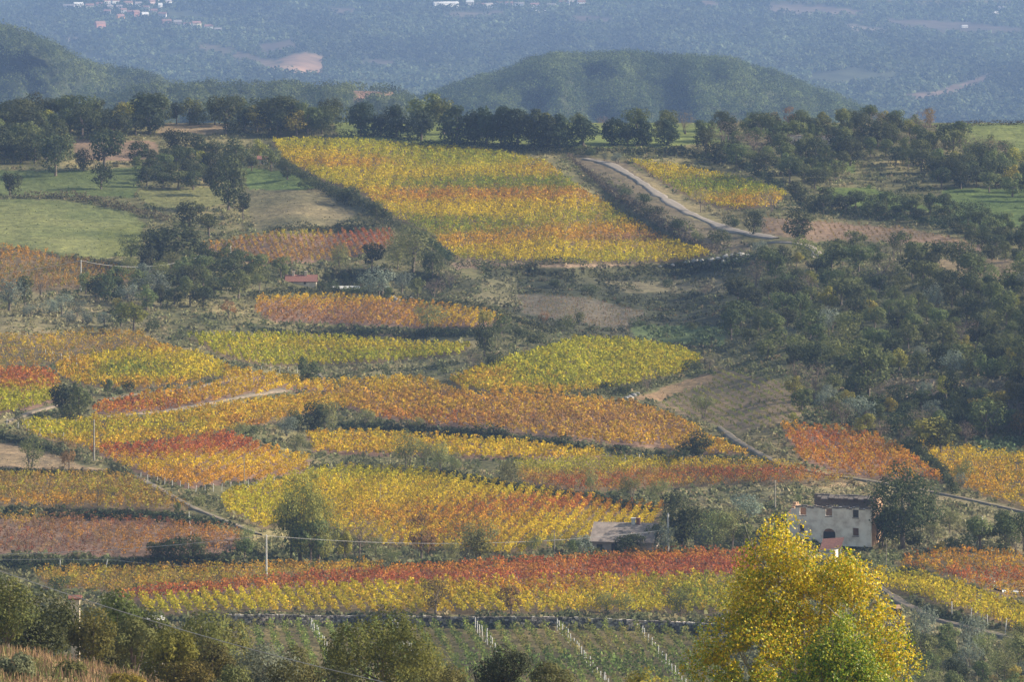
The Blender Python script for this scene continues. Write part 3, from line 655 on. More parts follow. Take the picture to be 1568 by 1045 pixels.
# ------------------------------------------------------------------ plants: crowns, trunks
def crown(seed, w=.42, h=.45, cz=.54, lobes=9, n=900, q=.42, c0=(.05, .07, .03), c1=(.10, .12, .05), lobe=.42, shell=.55, cone=0., droop=0., lr=None):
    """leaf clumps of an 8 m tree on and between rounded lobes"""
    r = np.random.default_rng(seed); H = 8.0
    L = []
    for i in range(lobes):
        d = r.normal(size=3); d /= np.linalg.norm(d); rr = r.uniform(.35, .75)
        c = d * rr; f = 1 - cone * (c[2] + .5)
        L.append((np.array((c[0] * w * f, c[1] * w * f, cz + c[2] * h)) * H, lobe * r.uniform(.7, 1.2) * (w if not lr else lr) * H * (f if cone else 1)))
    m = n * 2; li = r.integers(0, lobes, m); d = r.normal(size=(m, 3)); d /= np.linalg.norm(d, axis=1, keepdims=True)
    cen = np.array([l[0] for l in L]); rad = np.array([l[1] for l in L])
    rr = r.uniform(shell, 1.08, m); pt = cen[li] + d * (rad[li] * rr)[:, None] * np.array((1, 1, .85))
    deep = (np.linalg.norm((pt[:, None] - cen[None]) / rad[None, :, None], axis=2) < .62).sum(1)
    k = (deep == 0) | (r.uniform(size=m) < .12); pt, d, li = pt[k][:n], d[k][:n], li[k][:n]
    pt[:, 2] -= droop * (np.hypot(pt[:, 0], pt[:, 1]) ** 2) * .08
    pt[:, 2] = np.maximum(pt[:, 2], .1)
    u = r.uniform(size=(len(pt), 1)) * .6 + np.take(r.uniform(size=lobes), li)[:, None] * .4
    c = np.array(c0) * (1 - u) + np.array(c1) * u
    Vv, f = quads(pt, d + r.normal(size=d.shape) * .36 + np.array((0, 0, .3)), q * r.uniform(.6, 1.35, len(pt)), .8, r)
    return Vv, f, np.repeat(c, 4, 0), cen, rad
def trunk(seed, cen, top=.55, r0=.22, multi=1, H=8.0):
    r = np.random.default_rng(seed + 5); mb = MB()
    for s in range(multi):
        ox, oy = (r.normal(size=2) * .25 if multi > 1 else (0, 0)); b = Vector((ox * .4, oy * .4, -.5)); k = Vector((ox * 2, oy * 2, H * top * .75)); t = Vector((ox * 3 + r.normal() * .2, oy * 3 + r.normal() * .2, H * top))
        mb.tube([b, b.lerp(k, .35) + Vector((r.normal() * .08, r.normal() * .08, 0)), k, t], [r0 * 1.3, r0, r0 * .7, r0 * .4], 7)
        for c in cen[r.permutation(len(cen))[:6 if multi == 1 else 3]]:
            st = b.lerp(k, r.uniform(.6, 1.0)); c = Vector(c); md = st.lerp(c, .5) + Vector((0, 0, -.15 * (c - st).length * .3))
            mb.tube([st, md, c], [r0 * .45, r0 * .3, r0 * .1], 5)
    return mb
KIND = {}
def make_kind(key, name, cat, desc, nvar=5, mat=M_LEAF, bark=M_BARK, top=.55, r0=.22, multi=1, has_trunk=True, **kw):
    vs = []
    for i in range(nvar):
        Vv, f, c, cen, rad = crown(hash(key) % 1 + sum(map(ord, key)) * 13 + i * 101, **kw)
        cm = mesh_np(name + '_crown', Vv, f, mat, c)
        tm = trunk(i * 7 + 3, cen, top, r0, multi).mesh(name + '_trunk', bark) if has_trunk else None
        vs.append((cm, tm))
    KIND[key] = (name, cat, desc, vs)
make_kind('oak', 'oak_tree', 'tree', 'dark green oak', c0=(.028, .040, .016), c1=(.082, .092, .034), n=1500, q=.44, lobes=12, w=.46, lobe=.46)
make_kind('row', 'evergreen_tree', 'tree', 'tall dark evergreen', c0=(.022, .036, .018), c1=(.045, .062, .028), n=2300, q=.44, lobes=16, w=.40, h=.50, cz=.46, cone=.30, lobe=.60, top=.4)
make_kind('broad', 'leafy_tree', 'tree', 'mid green leafy tree', c0=(.05, .070, .024), c1=(.16, .18, .058), n=1500, q=.42, lobes=12, w=.42)
make_kind('gold', 'autumn_tree', 'tree', 'yellowing green tree', c0=(.13, .14, .03), c1=(.34, .29, .05), n=1200, q=.42, lobes=11, w=.42)
make_kind('rust', 'autumn_tree', 'tree', 'rusty orange tree', c0=(.13, .09, .04), c1=(.32, .19, .06), n=900, q=.40, lobes=10, w=.44)
make_kind('olive', 'olive_tree', 'tree', 'silvery olive tree', c0=(.10, .125, .085), c1=(.22, .25, .19), n=1300, q=.36, lobes=12, w=.50, h=.40, cz=.52, top=.4, multi=2)
make_kind('willow', 'feathery_tree', 'tree', 'feathery pale green tree', c0=(.11, .125, .04), c1=(.25, .255, .09), n=2800, q=.26, lobes=10, w=.42, h=.42, shell=.2, lobe=.6, r0=.13, multi=2)
make_kind('bare', 'bare_tree', 'tree', 'half-bare greyish tree', c0=(.14, .11, .08), c1=(.26, .20, .14), n=1100, q=.22, lobes=9, w=.42, shell=.1, lobe=.6, r0=.12, multi=3)
make_kind('bush', 'shrub', 'shrub', 'dark green shrub', has_trunk=False, c0=(.035, .052, .022), c1=(.085, .10, .035), n=1000, q=.5, lobes=9, w=.55, h=.42, cz=.38, lobe=.5)
make_kind('gbush', 'shrub', 'shrub', 'light green shrub', has_trunk=False, c0=(.08, .10, .03), c1=(.18, .19, .06), n=1000, q=.46, lobes=9, w=.55, h=.42, cz=.38, lobe=.5)
make_kind('bbush', 'shrub', 'shrub', 'brownish shrub', has_trunk=False, c0=(.12, .095, .06), c1=(.22, .17, .09), n=1100, q=.3, lobes=9, w=.55, h=.42, cz=.38, lobe=.55, shell=.2)

make_kind('grand', 'oak_tree', 'tree', 'huge dense dark oak', nvar=1, c0=(.03, .043, .018), c1=(.085, .098, .036), n=7000, q=.22, lobes=22, w=.50, lobe=.36, cz=.52)
make_kind('tall', 'leafy_tree', 'tree', 'tall yellow-green leafy tree', nvar=2, c0=(.09, .115, .03), c1=(.36, .33, .06), n=5000, q=.20, lobes=16, w=.42, lobe=.42, cz=.50, h=.48, multi=2, r0=.14)
TREES = []   # key, X, Y, height px, width factor, zone
def T(zone, items):
    for it in items:
        key, X, Y, h = it[:4]; TREES.append((key, X, Y, h, it[4] if len(it) > 4 else 1.0, zone))
ZN = {}
def zone(z, phrase, shared=False): ZN[z] = (phrase, shared); return z
zone('row', 'in the row above the banded vineyard'); zone('lr', 'on the upper left ridge', True); zone('ls', 'around the large green meadow')
zone('ml', 'left of the red-roofed cottage', True); zone('mm', 'between cottage and banded vineyard'); zone('ol', 'in the grove below the rusty vineyard')
zone('ru', 'around the ruined white walls', True); zone('rm', 'above the pinkish bare strip', True); zone('rw', 'in the big shaded wood', True); zone('rs', 'above the fiery orange vineyard')
zone('hv', 'beside the grey-roofed house'); zone('rf', 'behind and beside the roofless farmhouse'); zone('br', 'in the lower right corner')
zone('cv', 'among the middle vineyards'); zone('cl', 'among the left vineyards'); zone('yb', 'below the big lemon-yellow vineyard'); zone('wl', 'in the lime band on the stone wall'); zone('rr', 'along the gravel road'); zone('bk', 'near the short white poles'); zone('vd', 'in the hollow under the banded vineyard')
T('row', [('row', 553, 208, 54), ('row', 583, 207, 34, 1.2), ('row', 607, 210, 50), ('row', 645, 214, 47, 1.1), ('row', 700, 219, 56, 1.2), ('row', 727, 219, 52), ('row', 745, 222, 56), ('row', 768, 222, 60), ('row', 793, 224, 60, 1.1), ('row', 818, 225, 56), ('row', 838, 227, 54), ('row', 856, 226, 50), ('row', 893, 224, 46, 1.2), ('row', 938, 222, 42, 1.2), ('row', 961, 222, 36), ('row', 983, 223, 40, 1.1), ('row', 1023, 223, 38, 1.2),
          ('broad', 650, 200, 54, 1.5), ('broad', 680, 205, 52, 1.2), ('broad', 975, 206, 42, 1.1), ('broad', 1024, 205, 38), ('gold', 840, 210, 38), ('broad', 885, 205, 30), ('bare', 930, 207, 30), ('oak', 1008, 208, 22)])
T('ls', [('row', 228, 204, 62, 1.2), ('gold', 203, 196, 44), ('oak', 85, 270, 64, 1.0), ('broad', 50, 238, 50), ('oak', 128, 262, 32), ('oak', 160, 262, 60, 1.1), ('oak', 155, 290, 38, 1.1), ('oak', 268, 240, 40, 1.2), ('oak', 300, 240, 34, 1.1), ('oak', 15, 300, 34, 1.2), ('oak', 20, 250, 30), ('oak', 350, 322, 78, .8), ('oak', 372, 336, 40, .6), ('oak', 330, 300, 44, .9), ('oak', 290, 362, 55, .9), ('broad', 320, 362, 36),
         ('oak', 265, 408, 60, 1.5), ('oak', 240, 404, 50, 1.1), ('oak', 305, 405, 40), ('willow', 200, 402, 46, .9), ('gbush', 228, 370, 24, 1.1), ('gbush', 245, 380, 26), ('oak', 362, 258, 44), ('gold', 395, 246, 34), ('broad', 415, 262, 36), ('oak', 440, 275, 30, 1.2), ('oak', 430, 205, 56, 1.4), ('broad', 470, 205, 46, 1.2), ('oak', 345, 206, 58, 1.1), ('bush', 535, 308, 30, 1.4), ('broad', 577, 338, 28), ('bush', 475, 290, 22, 1.4), ('oak', 225, 287, 30, 1.1)])
T('mm', [('willow', 632, 418, 72, 1.2), ('willow', 608, 412, 48, .9), ('oak', 570, 415, 40, 1.0), ('oak', 662, 430, 44, .9), ('willow', 520, 410, 34, 1.2), ('olive', 580, 455, 44, 1.3), ('olive', 615, 450, 34), ('gbush', 395, 432, 30, 1.2), ('broad', 430, 428, 34), ('broad', 640, 455, 28), ('bare', 690, 440, 30), ('bare', 665, 455, 30), ('willow', 655, 510, 46, 1.2), ('gold', 740, 508, 32), ('broad', 768, 515, 30), ('oak', 742, 550, 52, .8), ('bush', 756, 566, 30), ('bare', 722, 572, 34), ('bush', 820, 530, 30), ('bush', 795, 520, 24), ('gbush', 865, 506, 28), ('gbush', 885, 494, 22), ('rust', 833, 495, 16), ('rust', 705, 500, 14)])
T('ol', [('olive', 14, 476, 50, 1.0), ('broad', 38, 470, 44, .8), ('bare', 63, 452, 34, .9), ('olive', 75, 484, 26, 1.2), ('olive', 95, 482, 34), ('olive', 118, 486, 26, 1.2), ('olive', 104, 497, 22, 1.2), ('olive', 130, 500, 24, 1.1), ('olive', 160, 500, 24, 1.1), ('olive', 45, 486, 20, 1.2), ('gold', 205, 508, 44, 1.3), ('broad', 185, 500, 36, 1.1), ('gold', 180, 478, 22), ('bush', 232, 508, 22), ('broad', 160, 455, 34, 1.2), ('broad', 182, 452, 26), ('rust', 350, 490, 28, .9)])
T('vd', [('bare', 1080, 455, 22), ('bush', 1020, 440, 16), ('bush', 905, 450, 18, 1.4), ('bush', 975, 500, 16, 1.4), ('bush', 850, 440, 16, 1.4), ('gbush', 1060, 505, 14)])
T('rr', [('bare', 1073, 325, 36, .9), ('bare', 1182, 325, 38), ('oak', 1155, 360, 36, 1.0), ('bush', 1120, 348, 22, 1.2), ('bush', 1105, 372, 24, 1.5), ('bush', 985, 312, 20, 1.4), ('bush', 1000, 330, 22, 1.5), ('bush', 1040, 352, 22, 1.5), ('gbush', 1068, 370, 18), ('oak', 1222, 370, 46, 1.2), ('olive', 1165, 398, 28), ('olive', 945, 250, 16, 1.4), ('olive', 925, 246, 12), ('bush', 905, 240, 18), ('bush', 958, 300, 16, 1.3)])
T('cv', [('broad', 472, 590, 40, 1.1), ('willow', 500, 664, 50, .9), ('oak', 480, 664, 44, 1.2), ('olive', 440, 668, 30, 1.3), ('oak', 450, 660, 30), ('willow', 455, 698, 34), ('willow', 624, 724, 56, 1.0), ('willow', 650, 724, 46, .8), ('willow', 675, 724, 44), ('willow', 695, 728, 32), ('willow', 780, 750, 44, .9), ('oak', 1065, 704, 40, 1.4), ('bush', 1045, 702, 26, 1.0), ('willow', 1075, 642, 36, 1.1), ('willow', 905, 758, 34, .9), ('willow', 965, 772, 42, .9), ('willow', 1012, 778, 40, 1.2), ('bush', 930, 600, 20, 1.4), ('bush', 955, 605, 18), ('bare', 990, 600, 28), ('bare', 1000, 582, 16), ('bush', 1060, 570, 22, 1.2), ('bare', 1085, 570, 28), ('gold', 480, 748, 26), ('bush', 860, 765, 16), ('willow', 560, 655, 28), ('willow', 640, 660, 20, 1.3), ('bare', 682, 612, 22, .7), ('bush', 555, 722, 12, 1.2)])
T('cl', [('oak', 95, 640, 48, .9), ('broad', 120, 640, 52, .9), ('broad', 108, 650, 36), ('broad', 165, 606, 24), ('bush', 198, 600, 20), ('bush', 180, 605, 14), ('willow', 47, 722, 50, .95), ('rust', 106, 720, 40, .8), ('bush', 30, 646, 14), ('bush', 60, 645, 14, 1.3), ('willow', 365, 672, 26, 1.2), ('broad', 272, 790, 18, .8), ('bush', 385, 668, 22, 1.2), ('gbush', 305, 775, 20)])
T('yb', [('tall', 462, 864, 130, .66), ('tall', 488, 866, 112, .68), ('broad', 476, 868, 70, .9), ('broad', 446, 862, 84, .62), ('willow', 530, 860, 50, .8), ('gold', 528, 862, 48, .7), ('bare', 550, 860, 70, .8), ('willow', 575, 858, 34), ('rust', 645, 856, 60, .9), ('willow', 730, 862, 66, 1.1), ('gold', 735, 862, 50, 1.1), ('bare', 715, 865, 30, 1.2), ('willow', 600, 868, 28, 1.2), ('willow', 690, 862, 30), ('willow', 815, 852, 30, 1.2), ('willow', 850, 848, 30), ('oak', 262, 868, 46, 1.1), ('oak', 295, 868, 44, 1.0), ('oak', 240, 866, 36, .9), ('bush', 320, 866, 30, 1.0), ('willow', 380, 835, 30), ('broad', 375, 858, 34, 1.1)])
T('wl', [('rust', 667, 944, 54, 1.1), ('rust', 783, 942, 48, .9), ('willow', 928, 940, 34, 1.1), ('willow', 955, 944, 36, .9), ('willow', 1040, 942, 36, 1.1), ('bush', 205, 904, 14), ('bush', 90, 905, 30, 1.0)])
T('hv', [('olive', 890, 852, 34, 1.2), ('broad', 878, 852, 24), ('oak', 955, 854, 32, 1.2), ('oak', 975, 852, 36), ('oak', 945, 850, 24), ('broad', 1000, 846, 44, .8), ('olive', 1015, 848, 42, .8), ('oak', 1045, 842, 72, .8), ('oak', 1065, 840, 62, .9), ('willow', 1095, 845, 62, 1.0), ('willow', 1120, 842, 60, .9), ('olive', 1080, 846, 36), ('olive', 1140, 800, 42, 1.4), ('broad', 1140, 842, 40), ('gold', 905, 852, 14), ('rust', 975, 856, 18, 1.3), ('rust', 990, 856, 14, 1.2), ('gbush', 910, 855, 18), ('gbush', 930, 858, 14, 1.3), ('gbush', 1010, 852, 14, 1.6), ('gbush', 800, 862, 16, 1.5), ('oak', 1030, 792, 36), ('oak', 1090, 800, 20, 1.2)])
T('rf', [('grand', 1383, 842, 118, 1.0), ('oak', 1352, 838, 62, .7), ('bush', 1400, 840, 34, .9), ('broad', 1195, 815, 30), ('gbush', 1220, 770, 14), ('willow', 1455, 815, 34, 1.2), ('broad', 1500, 845, 54, 1.2), ('broad', 1540, 850, 50, 1.2), ('bush', 1460, 842, 24, 1.2), ('broad', 1535, 825, 40), ('olive', 1495, 840, 30), ('bush', 1395, 885, 24, 1.6), ('willow', 1430, 830, 30), ('bare', 1555, 860, 40), ('gold', 1440, 850, 20), ('broad', 1568, 845, 60)])
T('br', [('olive', 1415, 992, 62, .7), ('olive', 1490, 1004, 62, .75), ('olive', 1485, 1025, 40, 1.0), ('oak', 1468, 1058, 48, .9), ('broad', 1420, 1052, 48, .9), ('willow', 1440, 1040, 44), ('broad', 1505, 1050, 36), ('broad', 1560, 1030, 50), ('willow', 1540, 1050, 50), ('gold', 1555, 1060, 40), ('rust', 1520, 1062, 24), ('broad', 1400, 1040, 50, .8), ('gbush', 1565, 975, 26)])
T('bk', [('bush', 40, 878, 16), ('bush', 100, 873, 14, 1.5), ('bush', 190, 872, 14, 1.5), ('bush', 450, 868, 14, 1.4), ('bush', 540, 866, 18, 1.3)])
T('rs', [('broad', 1330, 610, 76, 1.0), ('oak', 1310, 615, 40, 1.0), ('olive', 1318, 650, 44, 1.3), ('olive', 1270, 622, 34, .8), ('olive', 1260, 628, 28), ('bare', 1248, 605, 42, 1.1), ('bare', 1220, 590, 36, .9), ('oak', 1462, 625, 54, .7), ('broad', 1462, 640, 38), ('bare', 1290, 656, 46, 1.2), ('gold', 1325, 668, 34, 1.5), ('gold', 1360, 640, 32), ('gbush', 1395, 632, 26), ('oak', 1375, 620, 30, 1.6), ('oak', 1410, 625, 26, 1.6), ('oak', 1440, 625, 22, 1.4), ('gold', 1430, 692, 54, 1.6), ('broad', 1440, 694, 50, 1.3), ('bare', 1385, 680, 26, 1.3), ('bare', 1480, 680, 30), ('broad', 1510, 672, 56, 1.1), ('broad', 1490, 660, 40), ('gold', 1530, 640, 40, 1.3), ('rust', 1562, 670, 44), ('bush', 1405, 700, 22, 1.2), ('bush', 1425, 715, 20, 1.2), ('bush', 1440, 730, 22, 1.2), ('gbush', 1475, 735, 36, .8), ('olive', 1470, 748, 24), ('oak', 1490, 640, 34, 1.2), ('broad', 1545, 665, 40), ('gold', 1215, 648, 16, 1.4), ('bush', 1395, 688, 24, 1.4), ('bare', 1350, 672, 26, 1.4)])
def fill(z, poly, sp, mixk, h0, h1):
    xs = [p[0] for p in poly]; ys = [p[1] for p in poly]; pts = []
    ks = [k for k, w in mixk for _ in range(int(w * 20))]
    old = [(t[1], t[2]) for t in TREES]
    for _ in range(9000):
        X, Y = random.uniform(min(xs), max(xs)), random.uniform(min(ys), max(ys))
        if not bool(inpoly(np.array([X]), np.array([Y]), poly)[0]): continue
        s = sp * random.uniform(.8, 1.3)
        if all(((X - a) / s) ** 2 + ((Y - b) / (s * .62)) ** 2 > 1 for a, b in pts) and all(((X - a) / s) ** 2 + ((Y - b) / (s * .5)) ** 2 > .5 for a, b in old):
            pts.append((X, Y)); TREES.append((random.choice(ks), X, Y, random.uniform(h0, h1), random.uniform(.9, 1.35), z))
MIXD = [('oak', .5), ('broad', .35), ('gold', .08), ('bush', .1)]
fill('lr', [(-30, 188), (520, 190), (500, 206), (440, 214), (330, 192), (240, 193), (210, 216), (100, 214), (80, 250), (-30, 250)], 17, MIXD, 30, 50)
fill('ls', [(210, 250), (330, 240), (400, 256), (350, 280), (300, 292), (215, 286)], 20, MIXD, 20, 34)
fill('ml', [(215, 420), (330, 408), (400, 412), (400, 450), (330, 470), (240, 478), (150, 465), (110, 446)], 24, [('broad', .5), ('oak', .3), ('olive', .1), ('willow', .15), ('bush', .2)], 26, 42)
fill('ml', [(480, 440), (560, 430), (600, 460), (500, 455)], 20, [('broad', .5), ('bush', .5), ('willow', .3)], 12, 20)
fill('ru', [(1060, 215), (1200, 206), (1330, 204), (1430, 215), (1568, 255), (1620, 262), (1620, 292), (1450, 285), (1400, 262), (1310, 240), (1300, 268), (1240, 292), (1180, 275), (1080, 248)], 21, [('oak', .5), ('broad', .35), ('gold', .1), ('bare', .1), ('rust', .04)], 26, 42)
fill('ru', [(1040, 205), (1180, 196), (1420, 190), (1430, 200), (1200, 204), (1050, 214)], 22, [('gold', .3), ('broad', .4), ('bare', .2), ('rust', .15), ('oak', .2)], 22, 32)
fill('rm', [(1200, 302), (1450, 322), (1568, 352), (1620, 360), (1620, 402), (1520, 400), (1440, 345), (1240, 328)], 19, [('oak', .5), ('broad', .4), ('bush', .3)], 20, 30)
fill('rm', [(1420, 260), (1620, 280), (1620, 320), (1540, 300), (1440, 290)], 26, [('oak', .7), ('broad', .3)], 26, 40)
fill('rw', [(1115, 470), (1160, 430), (1200, 400), (1300, 388), (1400, 390), (1450, 410), (1568, 428), (1640, 430), (1640, 600), (1460, 584), (1340, 578), (1230, 575), (1110, 520)], 26, [('oak', .38), ('broad', .60), ('gold', .10), ('olive', .08), ('bare', .06), ('gbush', .20), ('bush', .08)], 22, 48)
fill('rs', [(1200, 590), (1340, 612), (1568, 612), (1620, 612), (1620, 665), (1470, 680), (1380, 668), (1280, 648), (1230, 640)], 32, [('broad', .4), ('olive', .2), ('bare', .2), ('gold', .2), ('bush', .2)], 26, 40)
fill('br', [(1400, 990), (1568, 1010), (1620, 1010), (1620, 1080), (1380, 1080)], 40, [('broad', .4), ('olive', .2), ('willow', .3)], 30, 46)
ORD = 'first second third fourth fifth sixth seventh eighth ninth tenth eleventh twelfth thirteenth fourteenth fifteenth sixteenth seventeenth eighteenth nineteenth twentieth'.split()
ordn = lambda i: ORD[i] if i < 20 else 'twenty-' + ORD[i - 20]
BANDS = {1: [''], 2: ['upper', 'lower'], 3: ['upper', 'middle', 'lower'], 4: ['top', 'upper', 'lower', 'bottom'], 5: ['top', 'upper', 'middle', 'lower', 'bottom'], 6: ['topmost', 'top', 'upper', 'middle', 'lower', 'bottom'], 7: ['topmost', 'top', 'upper', 'middle', 'lower', 'bottom', 'lowest']}
from collections import defaultdict
grp = defaultdict(list)
for i, t in enumerate(TREES): grp[(t[5], t[0])].append(i)
LAB = {}
for (z, k), idx in grp.items():
    ph, sh = ZN[z]; d = KIND[k][2]; nb = min(7, max(1, math.ceil(len(idx) / 15))); idx = sorted(idx, key=lambda i: TREES[i][2])
    for b in range(nb):
        part = idx[len(idx) * b // nb:len(idx) * (b + 1) // nb]; bn = BANDS[nb][b]; bn = bn + ' ' if bn else ''
        for j, i in enumerate(sorted(part, key=lambda i: TREES[i][1])):
            LAB[i] = f'the only {d} {ph}' if len(idx) == 1 else f'{ordn(j)} {bn}{d} from left {ph}'
PROTO = {}
for i, (key, X, Y, h, wf, z) in enumerate(TREES):
    name, cat, d, vs = KIND[key]; vi = random.randrange(len(vs)); cm, tm = vs[vi]
    p = P(np.array([X]), np.array([max(Y, Y0 + .5)]))[0]; D = p[1]; s = h * D / F / 8.0 * 1.17
    g = f'{d}s {ZN[z][0]}'
    if tm is None:
        o = link(name, cm)
    else:
        o = link(name, None)
        if (key, vi) in PROTO: a, b = (q.copy() for q in PROTO[(key, vi)]); col.objects.link(a); col.objects.link(b)
        else: a, b = link('trunk', tm), link('crown', cm); PROTO[(key, vi)] = (a, b)
        a.parent = o; b.parent = o
    o.location = tuple(map(float, p)); o.scale = (s * wf, s * wf, s); o.rotation_euler.z = random.uniform(0, 6.28)
    tag(o, LAB[i], cat, g)
print('trees', len(TREES), {n: sum(1 for t in TREES if KIND[t[0]][0] == n) for n in {k[0] for k in KIND.values()}})

# hedges: each an unbroken line of shrubs, one thing
def hedge(pts, h, w, c0, c1, label, dens=1.0, q=.5):
    X = np.array([p[0] for p in pts], float); Y = np.array([p[1] for p in pts], float)
    wp = P(X, Y); L = np.concatenate([[0], np.cumsum(np.linalg.norm(np.diff(wp[:, :2], axis=0), axis=1))]); n = int(L[-1] * 14 * dens * h)
    s = R.uniform(0, L[-1], n); x = np.interp(s, L, wp[:, 0]); y = np.interp(s, L, wp[:, 1])
    hh = h * (.65 + .5 * (fbm(s / 3.0, s * 0 + 3, int(X[0]), 3) + .6)); t = R.uniform(-math.pi / 2, math.pi / 2, n); rr = R.uniform(.7, 1.05, n)
    ox = R.normal(size=n) * .3; dy = np.sin(t) * w * rr; z = zg(x + ox, y) + np.cos(t) * hh * rr
    C = np.stack([x + ox, y + dy, z], -1); N = np.stack([R.normal(size=n) * .6, np.sin(t) + R.normal(size=n) * .4, np.cos(t) + R.normal(size=n) * .4], -1)
    u = np.clip(R.uniform(size=(n, 1)) * .6 + .4 * vnoise(s / 2.5, s * 0, 4)[:, None], 0, 1); c = np.array(c0) * (1 - u) + np.array(c1) * u
    Vv, f = quads(C, N, q * R.uniform(.6, 1.3, n)); tag(link('hedge', mesh_np('hedge', Vv, f, M_LEAF, np.repeat(c, 4, 0))), label, 'hedge')
K0, K1 = (.028, .042, .02), (.07, .085, .032); M0, M1 = (.05, .065, .025), (.13, .13, .05)
for a in [
    ([(520, 206), (600, 212), (700, 224), (800, 231), (880, 236), (960, 234), (1050, 232)], 1.7, 1.5, K0, K1, 'dark hedge under the row of tall evergreens along the top of the banded vineyard'),
    ([(430, 258), (480, 285), (540, 312), (600, 345)], 2.6, 2, K0, K1, 'dark overgrown hedge down the left side of the banded vineyard'),
    ([(640, 362), (665, 380), (690, 402)], 2.0, 1.5, K0, K1, 'short dark hedge at the lower left corner of the banded vineyard'),
    ([(405, 357), (450, 352), (520, 352), (610, 350)], 2.2, 1.5, K0, (.09, .08, .04), 'brown-green hedge above the narrow purple vineyard'),
    ([(40, 303), (110, 303), (200, 325), (260, 340)], 2.0, 1.5, (.07, .06, .035), (.16, .12, .07), 'brownish hedge along the top of the large green meadow'),
    ([(700, 408), (800, 412), (900, 414), (1000, 412), (1090, 404)], 1.6, 1.5, K0, (.11, .11, .04), 'low hedge along the bottom of the banded vineyard'),
    ([(870, 242), (920, 285), (980, 325), (1040, 362), (1100, 388)], 1.5, 2, (.05, .045, .03), (.11, .09, .055), 'scrubby hedge on the bank below the gravel road'),
    ([(1205, 322), (1300, 330), (1400, 340), (1450, 352)], 2.0, 1.5, K0, K1, 'dark hedge above the pinkish bare vineyard'),
    ([(1040, 232), (1120, 250), (1200, 292)], 2.4, 2, K0, K1, 'dark hedge along the upper edge of the small yellow-green vineyard'),
    ([(1430, 195), (1480, 193), (1568, 190), (1640, 190)], 1.4, 1, (.06, .055, .035), (.12, .10, .06), 'thin brown hedge on the skyline above the right meadow'),
    ([(385, 508), (480, 512), (560, 514), (640, 514), (720, 516)], 1.4, 1.5, K0, K1, 'dark hedge on the terrace bank above the long yellow-green strip'),
    ([(380, 455), (450, 450), (520, 448), (600, 455), (700, 468), (780, 488), (850, 512)], 1.4, 1.3, K0, M1, 'green hedge above the orange and purple terrace'),
    ([(520, 656), (600, 658), (700, 668), (800, 680), (900, 692), (1040, 704)], 1.25, 1.3, K0, K1, 'long dark hedge clothing the bank under the broad orange vineyard'),
    ([(680, 734), (760, 748), (830, 762), (870, 768)], 1.5, 1.2, K0, K1, 'dark hedge above the upper edge of the lemon-yellow vineyard'),
    ([(900, 765), (960, 778), (1010, 786)], 1.4, 1.2, K0, K1, 'short dark hedge beneath the grey feathery trees'),
    ([(0, 794), (120, 796), (250, 800), (360, 812)], 1.2, 1.2, K0, K1, 'dark hedge on the bank above the pinkish vineyard'),
    ([(0, 872), (100, 876), (200, 872), (330, 872), (430, 872)], 1.5, 1.4, K0, K1, 'dark hedge on the bank below the pinkish vineyard'),
    ([(0, 672), (60, 686), (120, 706)], .9, .8, K0, K1, 'thin dark hedge along the upper edge of the small tan field'),
    ([(0, 727), (90, 728), (190, 732)], 1.0, .8, K0, K1, 'thin dark hedge along the lower edge of the small tan field'),
    ([(540, 868), (620, 870), (700, 870), (800, 864), (900, 858), (1010, 853), (1120, 848)], 1.0, 1.2, (.09, .10, .04), (.20, .18, .08), 'weedy olive hedge along the top of the crimson band'),
    ([(560, 838), (640, 845), (720, 850), (790, 856)], .9, 1.2, (.09, .10, .04), (.20, .18, .08), 'weedy hedge at the foot of the lemon-yellow vineyard'),
    ([(1400, 692), (1430, 715), (1450, 740), (1465, 760)], 1.6, 1.4, K0, M1, 'dark hedge running down between the two right-hand orange vineyards'),
    ([(860, 612), (900, 606), (960, 600), (1040, 582)], 1.3, 1.3, M0, M1, 'olive hedge below the yellow-green rise'),
    ([(430, 584), (520, 578), (620, 568), (700, 560)], .8, 1.0, M0, M1, 'low weedy hedge below the long yellow-green strip'),
    ([(1090, 415), (1130, 405), (1200, 400)], 2.2, 1.5, K0, K1, 'dark hedge beside the pale rocks where the road bends'),
    ([(1340, 618), (1400, 622), (1470, 630)], 1.8, 1.5, K0, K1, 'dark hedge under the tan clearing in the wood'),
]: hedge(*a)

# ------------------------------------------------------------------ foreground trees on the camera's own bank
def big_tree(name, X, D, ytop, wpx, c0, c1, n, leaf, label, key, w=.42, h=.45, cz=.56, lobes=18, lobe=.38, mat=M_LEAF, r0=.16, base=None, shell=.45, cone=0., bark=M_BARK, sink=0.0, multi=1):
    b = fg(np.array([float(X)]), np.array([float(D)]))[0]; b[2] -= sink
    Hm = -(ytop + HZ) * D / F - b[2]; s = Hm / 8.0; ws = (wpx * D / F) / (2 * w * 8.0) ; we = w * ws / s; Hm *= 1.06; s = Hm / 8.0; ch = min(.46, max(.28, (1.5 * wpx * D / F) / Hm / 2)); cz = .97 - ch; h = ch
    Vv, f, c, cen, rad = crown(key, w=we, lr=math.sqrt(we * ch), h=h, cz=cz, lobes=lobes, n=n, q=leaf / s, c0=c0, c1=c1, lobe=lobe * 1.15, shell=shell, cone=cone)
    o = link(name, None, loc=b, scale=(s, s, s)); link('crown', mesh_np(name + '_crown', Vv, f, mat, c), o)
    link('trunk', trunk(key, cen, .5, r0 / s * 1.0, multi).mesh(name + '_trunk', bark), o)
    return tag(o, label, 'tree')
B0, B1 = (.05, .065, .02), (.15, .17, .045)
